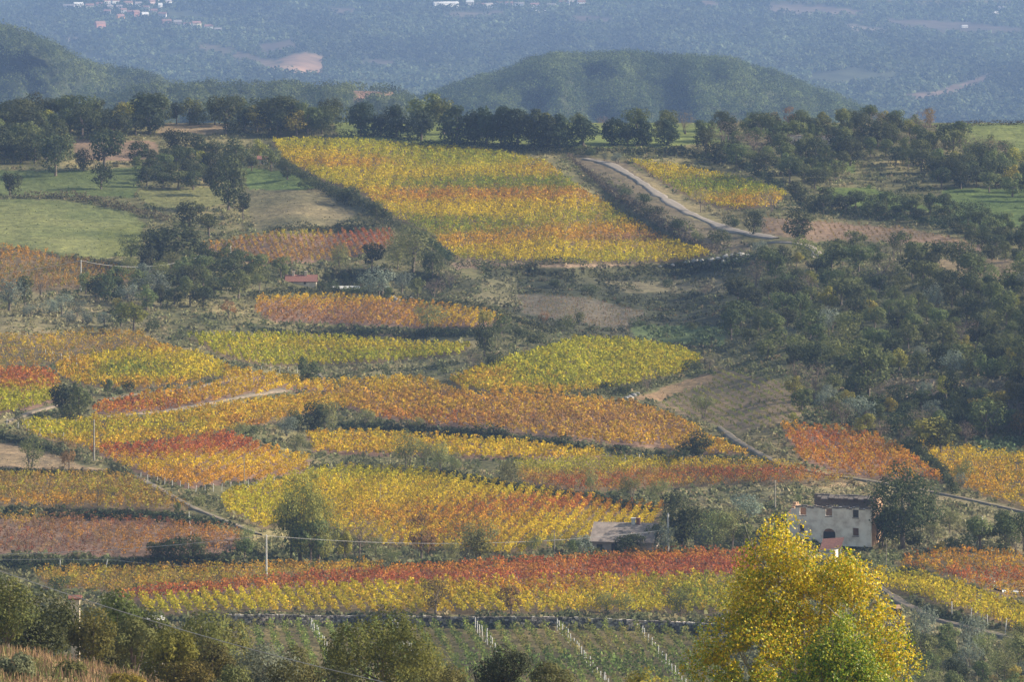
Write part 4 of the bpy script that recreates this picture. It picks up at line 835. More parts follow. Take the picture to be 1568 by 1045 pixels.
FG = [
    ('leafy_tree', 60, 352, 868, 150, (.04, .05, .02), (.12, .12, .035), 6500, .19, 'wide dark bush-like tree at the left edge with thin stems over dry grass', 501),
    ('leafy_tree', 10, 345, 878, 70, (.07, .085, .025), (.17, .16, .045), 3000, .18, 'lighter green tree cut by the left edge of the view', 502),
    ('leafy_tree', 142, 346, 920, 62, (.07, .08, .02), (.20, .19, .04), 3600, .17, 'slim yellow-green tree just in front of the tile-capped pillar', 503),
    ('leafy_tree', 180, 372, 905, 70, B0, B1, 3200, .19, 'brownish green tree behind the slim yellow-green one', 504),
    ('leafy_tree', 205, 350, 938, 60, (.09, .10, .035), (.19, .19, .06), 3200, .17, 'light green tree with pale slanting stems left of the pale-roofed hut', 505),
    ('leafy_tree', 262, 330, 952, 80, (.09, .09, .02), (.26, .22, .04), 4600, .16, 'yellowing dark-stemmed tree in front of the pale-roofed hut', 506),
    ('leafy_tree', 300, 372, 925, 90, B0, B1, 4600, .19, 'broad olive-brown tree behind the yellowing one', 507),
    ('leafy_tree', 355, 380, 948, 90, (.08, .09, .03), (.21, .20, .05), 4200, .19, 'yellow-green tree at the left end of the stone wall', 508),
    ('olive_tree', 398, 352, 962, 90, (.09, .105, .07), (.18, .20, .14), 4600, .17, 'silvery olive tree between two leafy trees on the near bank', 509),
    ('leafy_tree', 450, 372, 985, 70, (.08, .09, .03), (.20, .19, .06), 3200, .18, 'pale weedy tree right of the silvery olive', 510),
    ('leafy_tree', 585, 338, 925, 150, (.07, .08, .02), (.23, .20, .04), 8500, .16, 'tall brown-yellow tree with a dark trunk standing across the young vines', 511),
    ('leafy_tree', 655, 345, 980, 90, (.07, .08, .025), (.20, .18, .05), 3600, .17, 'lower brown-green tree against the right side of the tall brown-yellow tree', 512),
    ('leafy_tree', 520, 360, 985, 60, (.05, .06, .025), (.12, .125, .04), 2600, .17, 'dull green tree against the left side of the tall brown-yellow tree', 513),
    ('oak_tree', 772, 335, 986, 72, (.025, .033, .015), (.07, .075, .03), 4000, .15, 'small round dark tree in front of the young vines', 514),
    ('leafy_tree', 848, 340, 1014, 80, (.09, .10, .035), (.19, .18, .06), 2600, .16, 'low pale green tree right of the small round dark one', 515),
    ('leafy_tree', 990, 300, 1008, 70, (.10, .10, .02), (.32, .24, .04), 2200, .15, 'sparse yellow sprigs of a tree just left of the big golden poplar', 516),
    ('leafy_tree', 165, 360, 968, 60, (.05, .06, .02), (.14, .14, .04), 2600, .18, 'short dark green tree under the tile-capped pillar', 518),
    ('leafy_tree', 320, 345, 975, 70, (.06, .07, .025), (.17, .16, .04), 3000, .17, 'short olive green tree under the broad olive-brown one', 519),
    ('olive_tree', 22, 300, 1000, 60, (.10, .115, .06), (.18, .19, .10), 2400, .15, 'low silvery shrub-like olive in the dry grass at the left corner', 520),
    ('leafy_tree', 110, 318, 1012, 60, (.08, .09, .03), (.18, .17, .05), 2000, .15, 'low weedy green tuft-like tree in the dry grass near the left corner', 522),
    ('leafy_tree', 200, 312, 1030, 70, (.12, .11, .02), (.36, .28, .03), 2200, .14, 'low yellow-leaved tree at the bottom edge in the dry grass', 523),
    ('leafy_tree', 290, 322, 1008, 80, (.08, .08, .02), (.24, .20, .04), 3400, .15, 'brown-yellow leafy tree at the bottom edge below the cable', 524),
    ('leafy_tree', 350, 318, 1020, 70, (.06, .07, .025), (.16, .15, .05), 2600, .15, 'dull green tree at the bottom edge left of the silvery olive', 525),
    ('leafy_tree', 455, 322, 1012, 90, (.06, .07, .025), (.18, .17, .05), 3200, .15, 'dull olive-green tree at the bottom edge right of the silvery olive', 526),
    ('leafy_tree', 690, 325, 1022, 70, (.07, .08, .025), (.20, .18, .05), 2600, .15, 'dull green tree at the bottom edge left of the small round dark one', 527),
    ('leafy_tree', 230, 385, 925, 60, B0, B1, 2600, .2, 'tree filling the gap behind the pale-roofed hut', 521),
]
for nm, X, D, yt, wp, c0, c1, n, lf, lab, key in FG: big_tree(nm, X, D, yt, wp * 1.15, c0, c1, int(n * 1.2), lf, lab, key, sink=.3)
# golden poplar: several upright crowns rise from one stool
LOBES_GOLD = [(1200, 835, 42, 45, 0, 1), (1165, 870, 40, 40, .5, 1), (1232, 872, 38, 40, -.3, 1), (1290, 868, 28, 28, .3, .9), (1190, 915, 62, 55, 0, 1.2), (1265, 910, 60, 50, .6, 1.2), (1320, 900, 38, 40, .2, .8), (1140, 935, 40, 45, .6, .9), (1110, 985, 45, 45, .1, 1), (1165, 985, 60, 55, -.8, 1.2), (1230, 970, 60, 60, .8, 1.1),
    (1335, 965, 50, 45, 0, 1), (1365, 985, 36, 42, .5, .7), (1370, 1020, 45, 40, 0, .8), (1090, 1025, 48, 40, .3, 1), (1150, 1050, 70, 50, -.8, 1.2), (1240, 1060, 70, 60, .5, 1.2), (1320, 1040, 60, 50, .8, 1.1), (1345, 930, 26, 30, .4, .5), (1200, 1110, 90, 60, 0, 1), (1300, 1110, 80, 60, 0, 1), (1120, 1100, 60, 60, 0, 1), (1150, 840, 16, 18, 0, .2), (1292, 872, 34, 30, -.4, .5), (1395, 1045, 22, 26, 0, .3)]
LOBES_GREEN = [(1292, 962, 20, 28, 0, 1), (1275, 990, 32, 34, -.1, 1), (1312, 1000, 30, 30, .1, 1), (1250, 1018, 34, 30, 0, 1), (1290, 1025, 48, 34, -.2, 1.1), (1330, 1032, 34, 30, .1, .9), (1215, 1050, 40, 26, 0, .8), (1270, 1062, 60, 40, 0, 1), (1335, 1068, 44, 34, 0, 1), (1260, 1120, 90, 50, 0, 1)]
def lobed_tree(name, X0, D0, L, yel, grn, org, bias, label, seed):
    b = fg(np.array([float(X0)]), np.array([D0]))[0]
    o = link(name, None, loc=b)
    r = np.random.default_rng(seed); pts, nn, cc = [], [], []; tips = []
    yel, grn, org = map(np.array, (yel, grn, org))
    for x, y, rx, ry, dz, w in L:
        c = ray(x, y, D0) - b + np.array((0, dz, 0)); rm = np.array((rx, (rx + ry) / 2, ry)) * D0 / F
        n = int(3400 * w * (rx * ry) / 2500); d = r.normal(size=(n, 3)); d /= np.linalg.norm(d, axis=1, keepdims=True)
        p = c + d * rm * r.uniform(.2, 1.18, (n, 1)) ** .7; pts.append(p); nn.append(d); tips.append((c, rm))
        u = r.uniform(size=(n, 1)); low = np.clip((p[:, 2:3] + b[2] + 33.5) / -4.5, 0, 1)
        mixg = np.clip(bias + .35 * low + .35 * (vnoise(p[:, 0] * 1.3, p[:, 2] * 1.3, 3)[:, None] - .5), 0, .9)
        cc.append(np.where(u < mixg, grn, np.where(u > .9, org, yel)) * r.uniform(.5, 1.35, (n, 1)))
    p = np.concatenate(pts); d = np.concatenate(nn)
    # leaves hang in sprays: snap them towards spray centres so that gaps open between
    k = r.integers(0, len(p), 900); sp = p[k]
    gap = vnoise(p[:, 0] * 2.1 + 7, p[:, 2] * 2.1 + p[:, 1] * .7, 12) * .65 + .35 * vnoise(p[:, 0] * 5, p[:, 2] * 5, 14)
    keep = gap > .30; p, d, c = p[keep], d[keep], np.concatenate(cc)[keep]
    Vv, f = quads(p, d * .4 + r.normal(size=d.shape) * .7 + np.array((0, -.2, .1)), .098 * r.uniform(.6, 1.4, len(p)), .9, r)
    link('crown', mesh_np('poplar_crown', Vv, f, M_GLOSS, np.repeat(c, 4, 0)), o)
    mb = MB()
    for t, (c, rm) in enumerate(tips):
        if t % 2 == 0 or t in (1, 3, 5, 11): 
            s = Vector((r.normal() * .15, r.normal() * .15, -.4)); e = Vector(c + np.array((0, 0, rm[2] * .8))); kx = Vector((e.x * .45, e.y * .6, e.z * .5))
            mb.tube([s, s.lerp(kx, .5) + Vector((.1, 0, 0)), kx, kx.lerp(e, .5) + Vector((r.normal() * .1, 0, .1)), e], [.11, .09, .065, .04, .012], 6)
            for q in range(6):
                a = kx.lerp(e, r.uniform(.1, .95)); dd = Vector(r.normal(size=3)); dd.z = abs(dd.z) + .6; dd.normalize(); mb.tube([a, a + dd * .4, a + dd * .9 + Vector((0, 0, .15))], [.02, .014, .005], 4)
    link('trunk', mb.mesh('poplar_trunk', M_PALE), o)
    tag(o, label, 'tree')
lobed_tree('poplar_tree', 1230, 232.0, LOBES_GOLD, (.68, .52, .02), (.27, .33, .02), (.56, .34, .02), .30, 'big golden yellow poplar filling the lower right foreground', 99)
lobed_tree('leafy_tree', 1275, 226.0, LOBES_GREEN, (.42, .44, .03), (.15, .24, .02), (.50, .42, .03), .50, 'bright green tree in front of the golden poplar at the bottom edge', 98)

# ------------------------------------------------------------------ tracks and roads
TM = {}
def fine(pts):
    X = np.array([p[0] for p in pts], float); Y = np.array([p[1] for p in pts], float)
    L = np.concatenate([[0], np.cumsum(np.hypot(np.diff(X), np.diff(Y)))]); t = np.arange(0, L[-1] + 1, 2.0)
    return np.interp(t, L, X), np.interp(t, L, Y)
def strip(name, pts, width, mat, label, lift=.28):
    X, Y = fine(pts); wp = P(X, Y)
    L = np.concatenate([[0], np.cumsum(np.linalg.norm(np.diff(wp[:, :2], axis=0), axis=1))]); n = max(4, int(L[-1] / 1.2)); s = np.linspace(0, L[-1], n)
    k = np.exp(-np.linspace(-1.5, 1.5, 7) ** 2); k /= k.sum()
    sm = lambda a: np.convolve(np.pad(a, 3, mode='edge'), k, 'valid')
    x = sm(np.interp(s, L, wp[:, 0])); y = sm(np.interp(s, L, wp[:, 1])); t = np.stack([np.gradient(x), np.gradient(y)], -1); t /= np.linalg.norm(t, axis=1, keepdims=True) + 1e-9
    nx, ny = -t[:, 1], t[:, 0]; rows = []
    wv = width * (.72 if name == 'road' else .62) * (1 + .6 * fbm(s / 5, s * 0, 9, 3))
    for q in np.linspace(-.5, .5, 7):
        xx = x + nx * q * wv; yy = y + ny * q * wv; rows.append(np.stack([xx, yy, zg(xx, yy) + lift - (.75 if abs(q) == .5 else 0)], -1))
    G = np.stack(rows, 0); nr, nc = G.shape[:2]; i = np.arange(nr * nc).reshape(nr, nc)
    f = np.stack([i[:-1, :-1], i[:-1, 1:], i[1:, 1:], i[1:, :-1]], -1).reshape(-1, 4)
    tag(link(name, mesh_np(name, G.reshape(-1, 3), f, mat, smooth=True)), label, name.replace('_', ' '), kind='structure')
M_GRAVEL = plain('gravel', (.20, .17, .135), scale=.8, bump=.3); M_EARTH = plain('track_earth', (.22, .155, .105), scale=.45, bump=.3, stops=[(.3, (.09, .085, .045)), (.5, (.155, .12, .08)), (.7, (.23, .17, .115))]); M_ASPH = plain('asphalt', (.12, .13, .14), scale=.5, var=.15); M_LINE = plain('road_paint', (.75, .75, .72), scale=1, var=.1)
TM.update(g=M_GRAVEL, e=M_EARTH, a=M_ASPH)
for a in TRACKS: strip(*a[:3], TM[a[3]], a[4])
strip('road_marking', [(1530, 908), (1560, 909.5), (1640, 913), (1700, 915)], .35, M_LINE, 'white edge line painted on the asphalt road', .36)

# ------------------------------------------------------------------ built things
M_WASH = plain('old_whitewash', (.50, .47, .43), scale=.7, stops=[(.25, (.30, .22, .16)), (.38, (.55, .46, .37)), (.55, (.74, .65, .54)), (.8, (.82, .74, .62))], bump=.3)
M_RUST = plain('warm_stone', (.34, .21, .12), scale=1.2, bump=.5); M_RUBB = plain('rubble', (.16, .13, .105), scale=3, bump=.8)
M_TILE = plain('red_tiles', (.20, .085, .06), scale=3, bump=.5); M_CREAM = plain('cream_plaster', (.55, .47, .36), scale=1)
M_TAN = plain('tan_plaster', (.33, .255, .20), scale=1); M_PANE = plain('window_dark', (.03, .032, .035), rough=.3, scale=1)
def tiled(name, c, along='X', scale=2.6):
    m, nt, out = newmat(name); tc = nt.nodes.new('ShaderNodeTexCoord'); w = nt.nodes.new('ShaderNodeTexWave'); w.bands_direction = along; w.inputs['Scale'].default_value = scale; w.inputs['Distortion'].default_value = .6
    nt.links.new(tc.outputs['Object'], w.inputs['Vector']); b = mk(nt, 'ShaderNodeBsdfPrincipled', Roughness=.85)
    nt.links.new(mult(nt, ramp(nt, noise(nt, 1.3, 5), [(.3, tuple(v * .65 for v in c)), (.7, tuple(v * 1.3 for v in c))]), ramp(nt, w.outputs['Fac'], [(0, (.7, .7, .7)), (1, (1.1, 1.1, 1.1))])), b.inputs['Base Color'])
    bp = mk(nt, 'ShaderNodeBump', Strength=.6, Distance=.08); nt.links.new(w.outputs['Fac'], bp.inputs['Height']); nt.links.new(bp.outputs[0], b.inputs['Normal']); nt.links.new(b.outputs[0], out.inputs[0]); return m
M_ROOF = tiled('grey_brown_tiles', (.31, .25, .205))
def wall_with_holes(mb, W, H, y0, th, holes, topf=None, m=0):
    """front wall in the XZ plane cut into columns between its openings; topf gives a broken top edge"""
    xs = sorted({0, W, *[h[0] for h in holes], *[h[1] for h in holes]}); xs2 = []
    for a, b in zip(xs, xs[1:]):
        n = max(1, int((b - a) / .5)); xs2 += [a + (b - a) * i / n for i in range(n)]
    xs2.append(W)
    for a, b in zip(xs2, xs2[1:]):
        mid = (a + b) / 2; tops = topf(mid) if topf else H; cuts = sorted((h[2], h[3]) for h in holes if h[0] < mid < h[1]); z = -.6
        for c, d in cuts: mb.box(a, b, y0, y0 + th, z, c, m); z = d
        mb.box(a, b, y0, y0 + th, z, tops, m)
def farmhouse():
    p = P(np.array([1205.]), np.array([828.]))[0]; th = math.radians(-15)
    o = link('ruined_farmhouse', None, loc=p, rotz=th); D = p[1]; m = D / F; W = 127 * m / math.cos(th); H = 53 * m; Dp = 9.0
    def hole(x0, x1, y0, y1): return ((x0 - 1207) * m / math.cos(th), (x1 - 1207) * m / math.cos(th), H - (y1 - 777) * m * .93, H - (y0 - 777) * m * .93)
    hs = [hole(1226, 1236, 779, 792), hole(1265, 1275, 779, 792), hole(1306, 1315, 780, 793), hole(1226, 1233, 808, 819), hole(1261, 1280, 812, 832), hole(1306, 1315, 810, 823)]
    hs[4] = (hs[4][0], hs[4][1], -.6, hs[4][3])
    top = lambda x: (H - .1 + .12 * math.sin(x * 3.1) + .1 * math.sin(x * 7.7)) if x > 1.3 else H - 1.5 + x * 1.05
    fb = MB(); wall_with_holes(fb, W, H, 0, .5, hs, top); link('front_wall', fb.mesh('front_wall', M_WASH), o)
    # arch infill over the door
    a0, a1, _, at = hs[4]; r = (a1 - a0) / 2; ab = MB(); n = 8
    for i in range(n):
        t0, t1 = math.pi * i / n, math.pi * (i + 1) / n; xa, xb = a0 + r - r * math.cos(t0), a0 + r - r * math.cos(t1); za, zb = at - .9 + .88 * math.sin(t0), at - .9 + .88 * math.sin(t1)
        ab.poly([(xa, .02, za), (xb, .02, zb), (xb, .02, at + .02), (xa, .02, at + .02)]); ab.poly([(xb, .48, zb), (xa, .48, za), (xa, .48, at + .02), (xb, .48, at + .02)]); ab.poly([(xa, .02, za), (xa, .48, za), (xb, .48, zb), (xb, .02, zb)])
    link('door_arch', ab.mesh('door_arch', M_WASH), o)
    lin = MB()
    for h in (hs[0], hs[1], hs[2], hs[3], hs[5]):
        wb = MB(); wb.box(h[0] + .02, h[1] - .02, .34, .40, h[2] + .02, h[3] - .02); link('window', wb.mesh('window', M_PANE), o) if h is hs[2] or h is hs[3] else None
        fbm_ = MB(); fbm_.box(h[0] - .06, h[1] + .06, -.06, .02, h[2] - .12, h[2] - .005); link('sill', fbm_.mesh('sill', M_RUBB), o)
    dr = MB(); dr.box(a0 + .03, a1 - .03, .38, .44, -.5, at - .55); link('door', dr.mesh('door', M_DARK), o)
    # broken top course
    cp = MB(); x = 1.3
    while x < W - .1:
        w = .35 + .25 * abs(math.sin(x * 9)); h = .12 + .09 * abs(math.sin(x * 5.3)); cp.box(x, min(x + w, W), -.09, .58, top(x) - .02, top(x) + h); x += w + .02
    link('broken_coping', cp.mesh('broken_coping', M_RUBB), o)
    sb = MB(); sl = MB(); rr = np.random.default_rng(3)
    ns = 16
    for i in range(ns):
        a, b = .5 + (Dp - .5) * i / ns, .5 + (Dp - .5) * (i + 1) / ns; g = 1 - abs(i / ns * 2 - 1); sb.box(W - .5, W, a, b, -.6, H + .2 + 1.6 * g * (.6 + .4 * rr.random()))
        sl.box(0, .5, a, b, -.6, H - 1.2 + 1.4 * g * (.5 + .5 * rr.random()))
    link('side_wall', sb.mesh('side_wall', M_RUST), o); link('side_wall', sl.mesh('side_wall', M_RUST), o)
    bb = MB(); wall_with_holes(bb, W - 2.94, H, Dp, .5, [(3, 3.9, 3.2, 4.6), (8.5, 9.4, 3.2, 4.6)], lambda x: H + .78 + .07 * math.sin(x * 1.3) + .03 * math.sin(x * 6)); bm = bb.mesh('back_wall', M_RUBB)
    q = link('back_wall', bm, o); q.location = (2.4, 0, 0)
    # remains of the roof leaning from the back wall
    rb = MB(); x = 3.0
    while x < W - .6:
        w = .8 + .3 * math.sin(x * 4); z = H + .66 + .04 * math.sin(x * 3); k = .25 + .2 * abs(math.sin(x * 2.1)); rb.poly([(x, Dp - .02, z), (x + w, Dp - .02, z), (x + w, Dp - 2.6 * k, z - .85 * k), (x, Dp - 2.6 * k, z - .85 * k)]); rb.poly([(x, Dp - .02, z - .12), (x, Dp - 2.6 * k, z - .12 - .85 * k), (x + w, Dp - 2.6 * k, z - .12 - .85 * k), (x + w, Dp - .02, z - .12)]); rb.poly([(x, Dp - 2.6 * k, z - .85 * k - .12), (x + w, Dp - 2.6 * k, z - .85 * k - .12), (x + w, Dp - 2.6 * k, z - .85 * k), (x, Dp - 2.6 * k, z - .85 * k)]); x += w + .05
    link('roof', rb.mesh('roof', M_RUBB), o)
    ib = MB(); ib.box(.5, W - .5, 4.4, 4.7, -.6, H - .6); link('inner_wall', ib.mesh('inner_wall', M_RUST), o)
    tag(o, 'two-storey roofless farmhouse with peeling whitewash, empty windows and an arched door', 'house')
farmhouse()
def gable_house(name, X, Y, wpx, hpx, depth, wallm, roofm, label, rotz=0., roofh=.35, chim=(), over=.3, wins=(), D=None, hip=False, cat='house', group=None, small=False):
    p = P(np.array([float(X)]), np.array([float(Y)]))[0] if D is None else PF(float(X), float(Y)); m = p[1] / F; W = wpx * m; H = hpx * m; rh = H * roofh; wh = H - rh
    o = link(name, None, loc=p, rotz=rotz); b = MB(); b.box(-W / 2, W / 2, 0, depth, -.8 if D is None else -4, wh)
    if not hip: 
        for x in (-W / 2, W / 2): b.poly([(x, 0, wh), (x, depth, wh), (x, depth / 2, H - .05)])
    link('wall', b.mesh('wall', wallm), o); r = MB(); x0, x1 = -W / 2 - over, W / 2 + over; y0, y1 = -over, depth + over; t = .12 if D is None else .3; ins = depth / 2 if hip else 0
    z0 = wh - (over * rh / (depth / 2)) + .02
    r.poly([(x0, y0, z0), (x1, y0, z0), (x1 - ins, depth / 2, H), (x0 + ins, depth / 2, H)]); r.poly([(x1, y1, z0), (x0, y1, z0), (x0 + ins, depth / 2, H), (x1 - ins, depth / 2, H)])
    if hip: r.poly([(x0, y1, z0), (x0, y0, z0), (x0 + ins, depth / 2, H)]); r.poly([(x1, y0, z0), (x1, y1, z0), (x1 - ins, depth / 2, H)])
    r.poly([(x0, y0, z0 - t), (x1, y0, z0 - t), (x1, y0, z0), (x0, y0, z0)]); r.poly([(x0, y0, z0 - t), (x0, y1, z0 - t), (x1, y1, z0 - t), (x1, y0, z0 - t)][::-1])
    if not hip:
        for x in (x0, x1): r.poly([(x, y0, z0 - t), (x, y0, z0), (x, depth / 2, H), (x, y1, z0), (x, y1, z0 - t), (x, depth / 2, H - t)])
    ro = link('roof', r.mesh('roof', roofm), o)
    for cx, cm in chim:
        c = MB(); c.box(cx - .28, cx + .28, depth / 2 - .5, depth / 2 + .05, H - .5, H + .65); c.box(cx - .36, cx + .36, depth / 2 - .58, depth / 2 + .13, H + .65, H + .75); link('chimney', c.mesh('chimney', cm), ro)
    for x, z, w, h in wins:
        wd = MB(); wd.box(x, x + w, -.04, .02, z, z + h); link('window', wd.mesh('window', M_PANE), o)
    return tag(o, label, cat, group)
gable_house('low_house', 952, 852, 94, 46, 8.5, M_TAN, M_ROOF, 'low tan house with a broad grey-brown tiled hip roof and white chimney among trees', rotz=math.radians(-10), roofh=.5, chim=((1.2, M_WHITE), (1.95, M_TILE)), hip=False, wins=((-3.9, .6, .9, 1.1), (-1.6, .0, .9, 1.9)))
gable_house('cottage', 461, 437, 46, 15, 4.5, M_CREAM, M_TILE, 'long low cottage with a red tiled roof among trees', roofh=.55, chim=((-1.8, M_CREAM), (1.0, M_CREAM)), wins=((-2.4, .2, .5, .6), (.6, .2, .5, .6)))
gable_house('shed', 530, 446, 38, 7, 3.0, M_PALE, M_WHITE, 'long low shed with a pale sheet roof right of the red-roofed cottage', roofh=.4)
gable_house('hut', 402, 252, 14, 13, 3., M_CREAM, M_TILE, 'tiny white hut at the upper left corner of the banded vineyard', roofh=.3, wins=((-.3, .1, .5, .9),))
gable_house('ruined_house', 1220, 223, 22, 16, 5., M_WASH, M_RUBB, 'small square white ruin in the upper right wood', roofh=.06, wins=((-.8, 1.2, .5, .5),), over=.02)
gable_house('ruined_house', 1268, 225, 44, 17, 5., M_WASH, M_RUBB, 'long grey roofless ruin right of the small square white one', roofh=.08, wins=((-2.4, 1.0, .6, .7), (.4, 1.0, .6, .7), (2.4, 1.0, .6, .7)), over=.02)
def lean_to():
    p = P(np.array([1258.]), np.array([866.]))[0]; p[1] -= 0; m = p[1] / F; o = link('shed', None, loc=p, rotz=math.radians(-12)); W, Hh = 30 * m, 36 * m
    b = MB(); b.box(0, W * .72, 0, 2.6, -.6, Hh * .62); link('wall', b.mesh('wall', M_WHITE), o)
    r = MB(); z0, z1 = Hh * .62, Hh; r.poly([(-.3, -.4, z0), (W, -.4, z0 + .5), (W, 3.2, z1 + .3), (-.3, 3.2, z1)]); r.poly([(-.3, -.4, z0 - .12), (-.3, 3.2, z1 - .12), (W, 3.2, z1 + .18), (W, -.4, z0 + .38)]); link('roof', r.mesh('roof', M_TILE), o)
    f = MB(); f.poly([(-.3, -.42, z0 - .14), (W, -.42, z0 + .36), (W, -.42, z0 + .56), (-.3, -.42, z0 + .06)]); link('fascia', f.mesh('fascia', M_WHITE), o)
    for x in (W * .45, W - .12):
        q = MB(); q.box(x, x + .16, -.38, -.22, -.6, z0 + .45 * x / W + .02); link('post', q.mesh('post', M_WHITE), o)
    tag(o, 'small white lean-to shed with a red tiled roof half hidden by the golden poplar', 'shed')
lean_to()
def pillar():
    p = ray(116, 962, 362.); g = fg(np.array([116.]), np.array([362.]))[0]; o = link('gate_pillar', None, loc=g); H = -(918 + HZ) * 362 / F - g[2]; w = .26
    b = MB(); b.box(-w, w, -w, w, -.3, H); link('shaft', b.mesh('shaft', M_CREAM), o)
    r = MB(); r.box(-w - .18, w + .1, -w - .1, w + .1, H, H + .07)
    for s in (-1, 1): r.poly([(-w - .2, s * (w + .14), H + .07), (w + .14, s * (w + .14), H + .07), (w + .14, 0, H + .26), (-w - .2, 0, H + .26)])
    for x in (-w - .2, w + .14): r.poly([(x, -w - .14, H + .07), (x, w + .14, H + .07), (x, 0, H + .26)])
    link('tiled_cap', r.mesh('tiled_cap', M_TILE), o); tag(o, 'cream pillar with a red tiled cap poking out of the near bank trees', 'pillar')
    g = fg(np.array([236.]), np.array([392.]))[0]; H = -(948 + HZ) * 392 / F - g[2]; o = link('hut', None, loc=g)
    b = MB(); b.box(-.55, .55, -.5, .5, -.3, H); link('wall', b.mesh('wall', M_PALE), o)
    r = MB(); r.poly([(-.7, -.6, H), (.7, -.6, H), (.62, 0, H + .2), (-.5, 0, H + .2)]); r.poly([(.7, .6, H), (-.7, .6, H), (-.5, 0, H + .2), (.62, 0, H + .2)]); r.box(-.7, .7, -.6, .6, H - .06, H - .003); link('roof', r.mesh('roof', M_WHITE), o)
    tag(o, 'little hut with a pale grey roof showing above the near bank trees', 'hut')
pillar()
def water_butt():
    p = P(np.array([1371.]), np.array([946.]))[0]; o = link('trailer', None, loc=p, rotz=.2)
    b = MB(); b.box(-.75, .75, -.5, .5, .35, 1.25); b.box(-.65, .65, -.4, .4, .2, .35); link('bin', b.mesh('bin', M_DARK), o)
    t = MB(); t.poly([(-.2, -.52, 1.26), (.78, -.52, 1.26), (.6, 0, 1.75), (-.05, 0, 1.75)]); t.poly([(.78, .52, 1.26), (-.2, .52, 1.26), (-.05, 0, 1.75), (.6, 0, 1.75)]); t.poly([(.78, -.52, 1.26), (.78, .52, 1.26), (.6, 0, 1.75)]); t.poly([(-.2, .52, 1.26), (-.2, -.52, 1.26), (-.05, 0, 1.75)]); link('cover', t.mesh('cover', M_RUST), o)
    for s in (-1, 1):
        w = MB(); w.tube([(0, s * .52, .3), (0, s * .66, .3)], .3, 14); link('wheel', w.mesh('wheel', M_DARK), o)
    tag(o, 'small dark farm trailer with a rusty cover beside the golden poplar', 'trailer')
water_butt()
# dry-stone wall built of separate-looking stones
def stone_wall():
    Vv, Ff, Cc = [], [], []; r = np.random.default_rng(4); xs = np.arange(352, 1160, 1.0); base = ip(xs, [(350, 957), (700, 960), (900, 962), (1100, 972), (1200, 978)])
    wp = P(xs, base); n = 0
    L = np.concatenate([[0], np.cumsum(np.linalg.norm(np.diff(wp, axis=0), axis=1))]); cube = np.array([(-1, -1, -1), (1, -1, -1), (1, 1, -1), (-1, 1, -1), (-1, -1, 1), (1, -1, 1), (1, 1, 1), (-1, 1, 1)]) * .5
    fq = np.array([(0, 3, 2, 1), (4, 5, 6, 7), (0, 1, 5, 4), (1, 2, 6, 5), (2, 3, 7, 6), (3, 0, 4, 7)])
    for k in range(6):
        s = 0.0
        while s < L[-1]:
            w = r.uniform(.25, .6); h = r.uniform(.24, .34); c = np.array([np.interp(s, L, wp[:, a]) for a in range(3)]) + (0, r.uniform(-.08, .05), -.1 + k * .27 + .05 * math.sin(s * .3) + r.uniform(-.07, .07))
            q = cube * (w, .6, h) * r.uniform(.8, 1.12, (8, 3)) + c; Vv.append(q); Ff.append(fq + n * 8); g = r.choice([.10, .2, .34, .55]); Cc.append(np.tile((g, g * .93, g * .84), (8, 1))); n += 1; s += w * .98
    m = ground_mat('wall_stones', 3, .3); tag(link('stone_wall', mesh_np('stone_wall', np.concatenate(Vv), np.concatenate(Ff), m, np.concatenate(Cc))), 'long grey dry-stone wall between the lime band and the young vines', 'wall')
stone_wall()
# rocks
def rocks():
    ms = []
    for k in range(4):
        r = np.random.default_rng(k + 40); import bmesh; bm = bmesh.new(); bmesh.ops.create_icosphere(bm, subdivisions=2, radius=1)
        for v in bm.verts: v.co *= 1 + .25 * float(fbm(np.array(v.co.x * 1.3 + k), np.array(v.co.y * 1.3 + v.co.z), k, 2)); v.co.z *= .65; v.co = Vector((round(v.co.x * 3) / 3 * .4 + v.co.x * .6, v.co.y, v.co.z))
        me = bpy.data.meshes.new('rock'); bm.to_mesh(me); bm.free(); me.materials.append(M_ROCK); ms.append(me)
    spots = [('heap', x, y, s) for x, y, s in [(1052, 403, .7), (1064, 401, .9), (1075, 400, .6), (1088, 399, .9), (1100, 397, .7), (1112, 395, 1.), (1122, 393, .8), (1134, 392, 1.1), (1145, 393, .8), (1128, 398, .6), (1108, 401, .6), (1158, 394, .7), (1175, 392, .7), (1195, 388, .9), (1030, 407, .6), (1010, 409, .5)]] + \
            [('cottage', x, y, s) for x, y, s in [(600, 458, 1.), (608, 461, .8), (617, 459, .9), (626, 457, .8), (633, 460, .6)]] + [('cut', x, y, s) for x, y, s in [(958, 614, .9), (964, 611, .8), (971, 607, .7), (977, 604, .5)]]
    ph = {'heap': ('pale boulder in the rock line at the lower right corner of the banded vineyard', 'rocks along the bend of the road'), 'cottage': ('pale boulder in the small heap right of the shed by the cottage', 'rocks near the cottage'), 'cut': ('pale boulder at the foot of the bare cut bank', 'rocks at the cut bank')}
    for i, (z, x, y, s) in enumerate(spots):
        p = P(np.array([float(x)]), np.array([float(y)]))[0]; o = link('rock', ms[i % 4], loc=p + np.array((0, 0, .2 * s)), rotz=i * 1.7, scale=(s, s, s)); tag(o, ph[z][0], 'rock', ph[z][1])
M_ROCK = plain('pale_rock', (.27, .255, .23), scale=1.5, bump=.5); rocks()

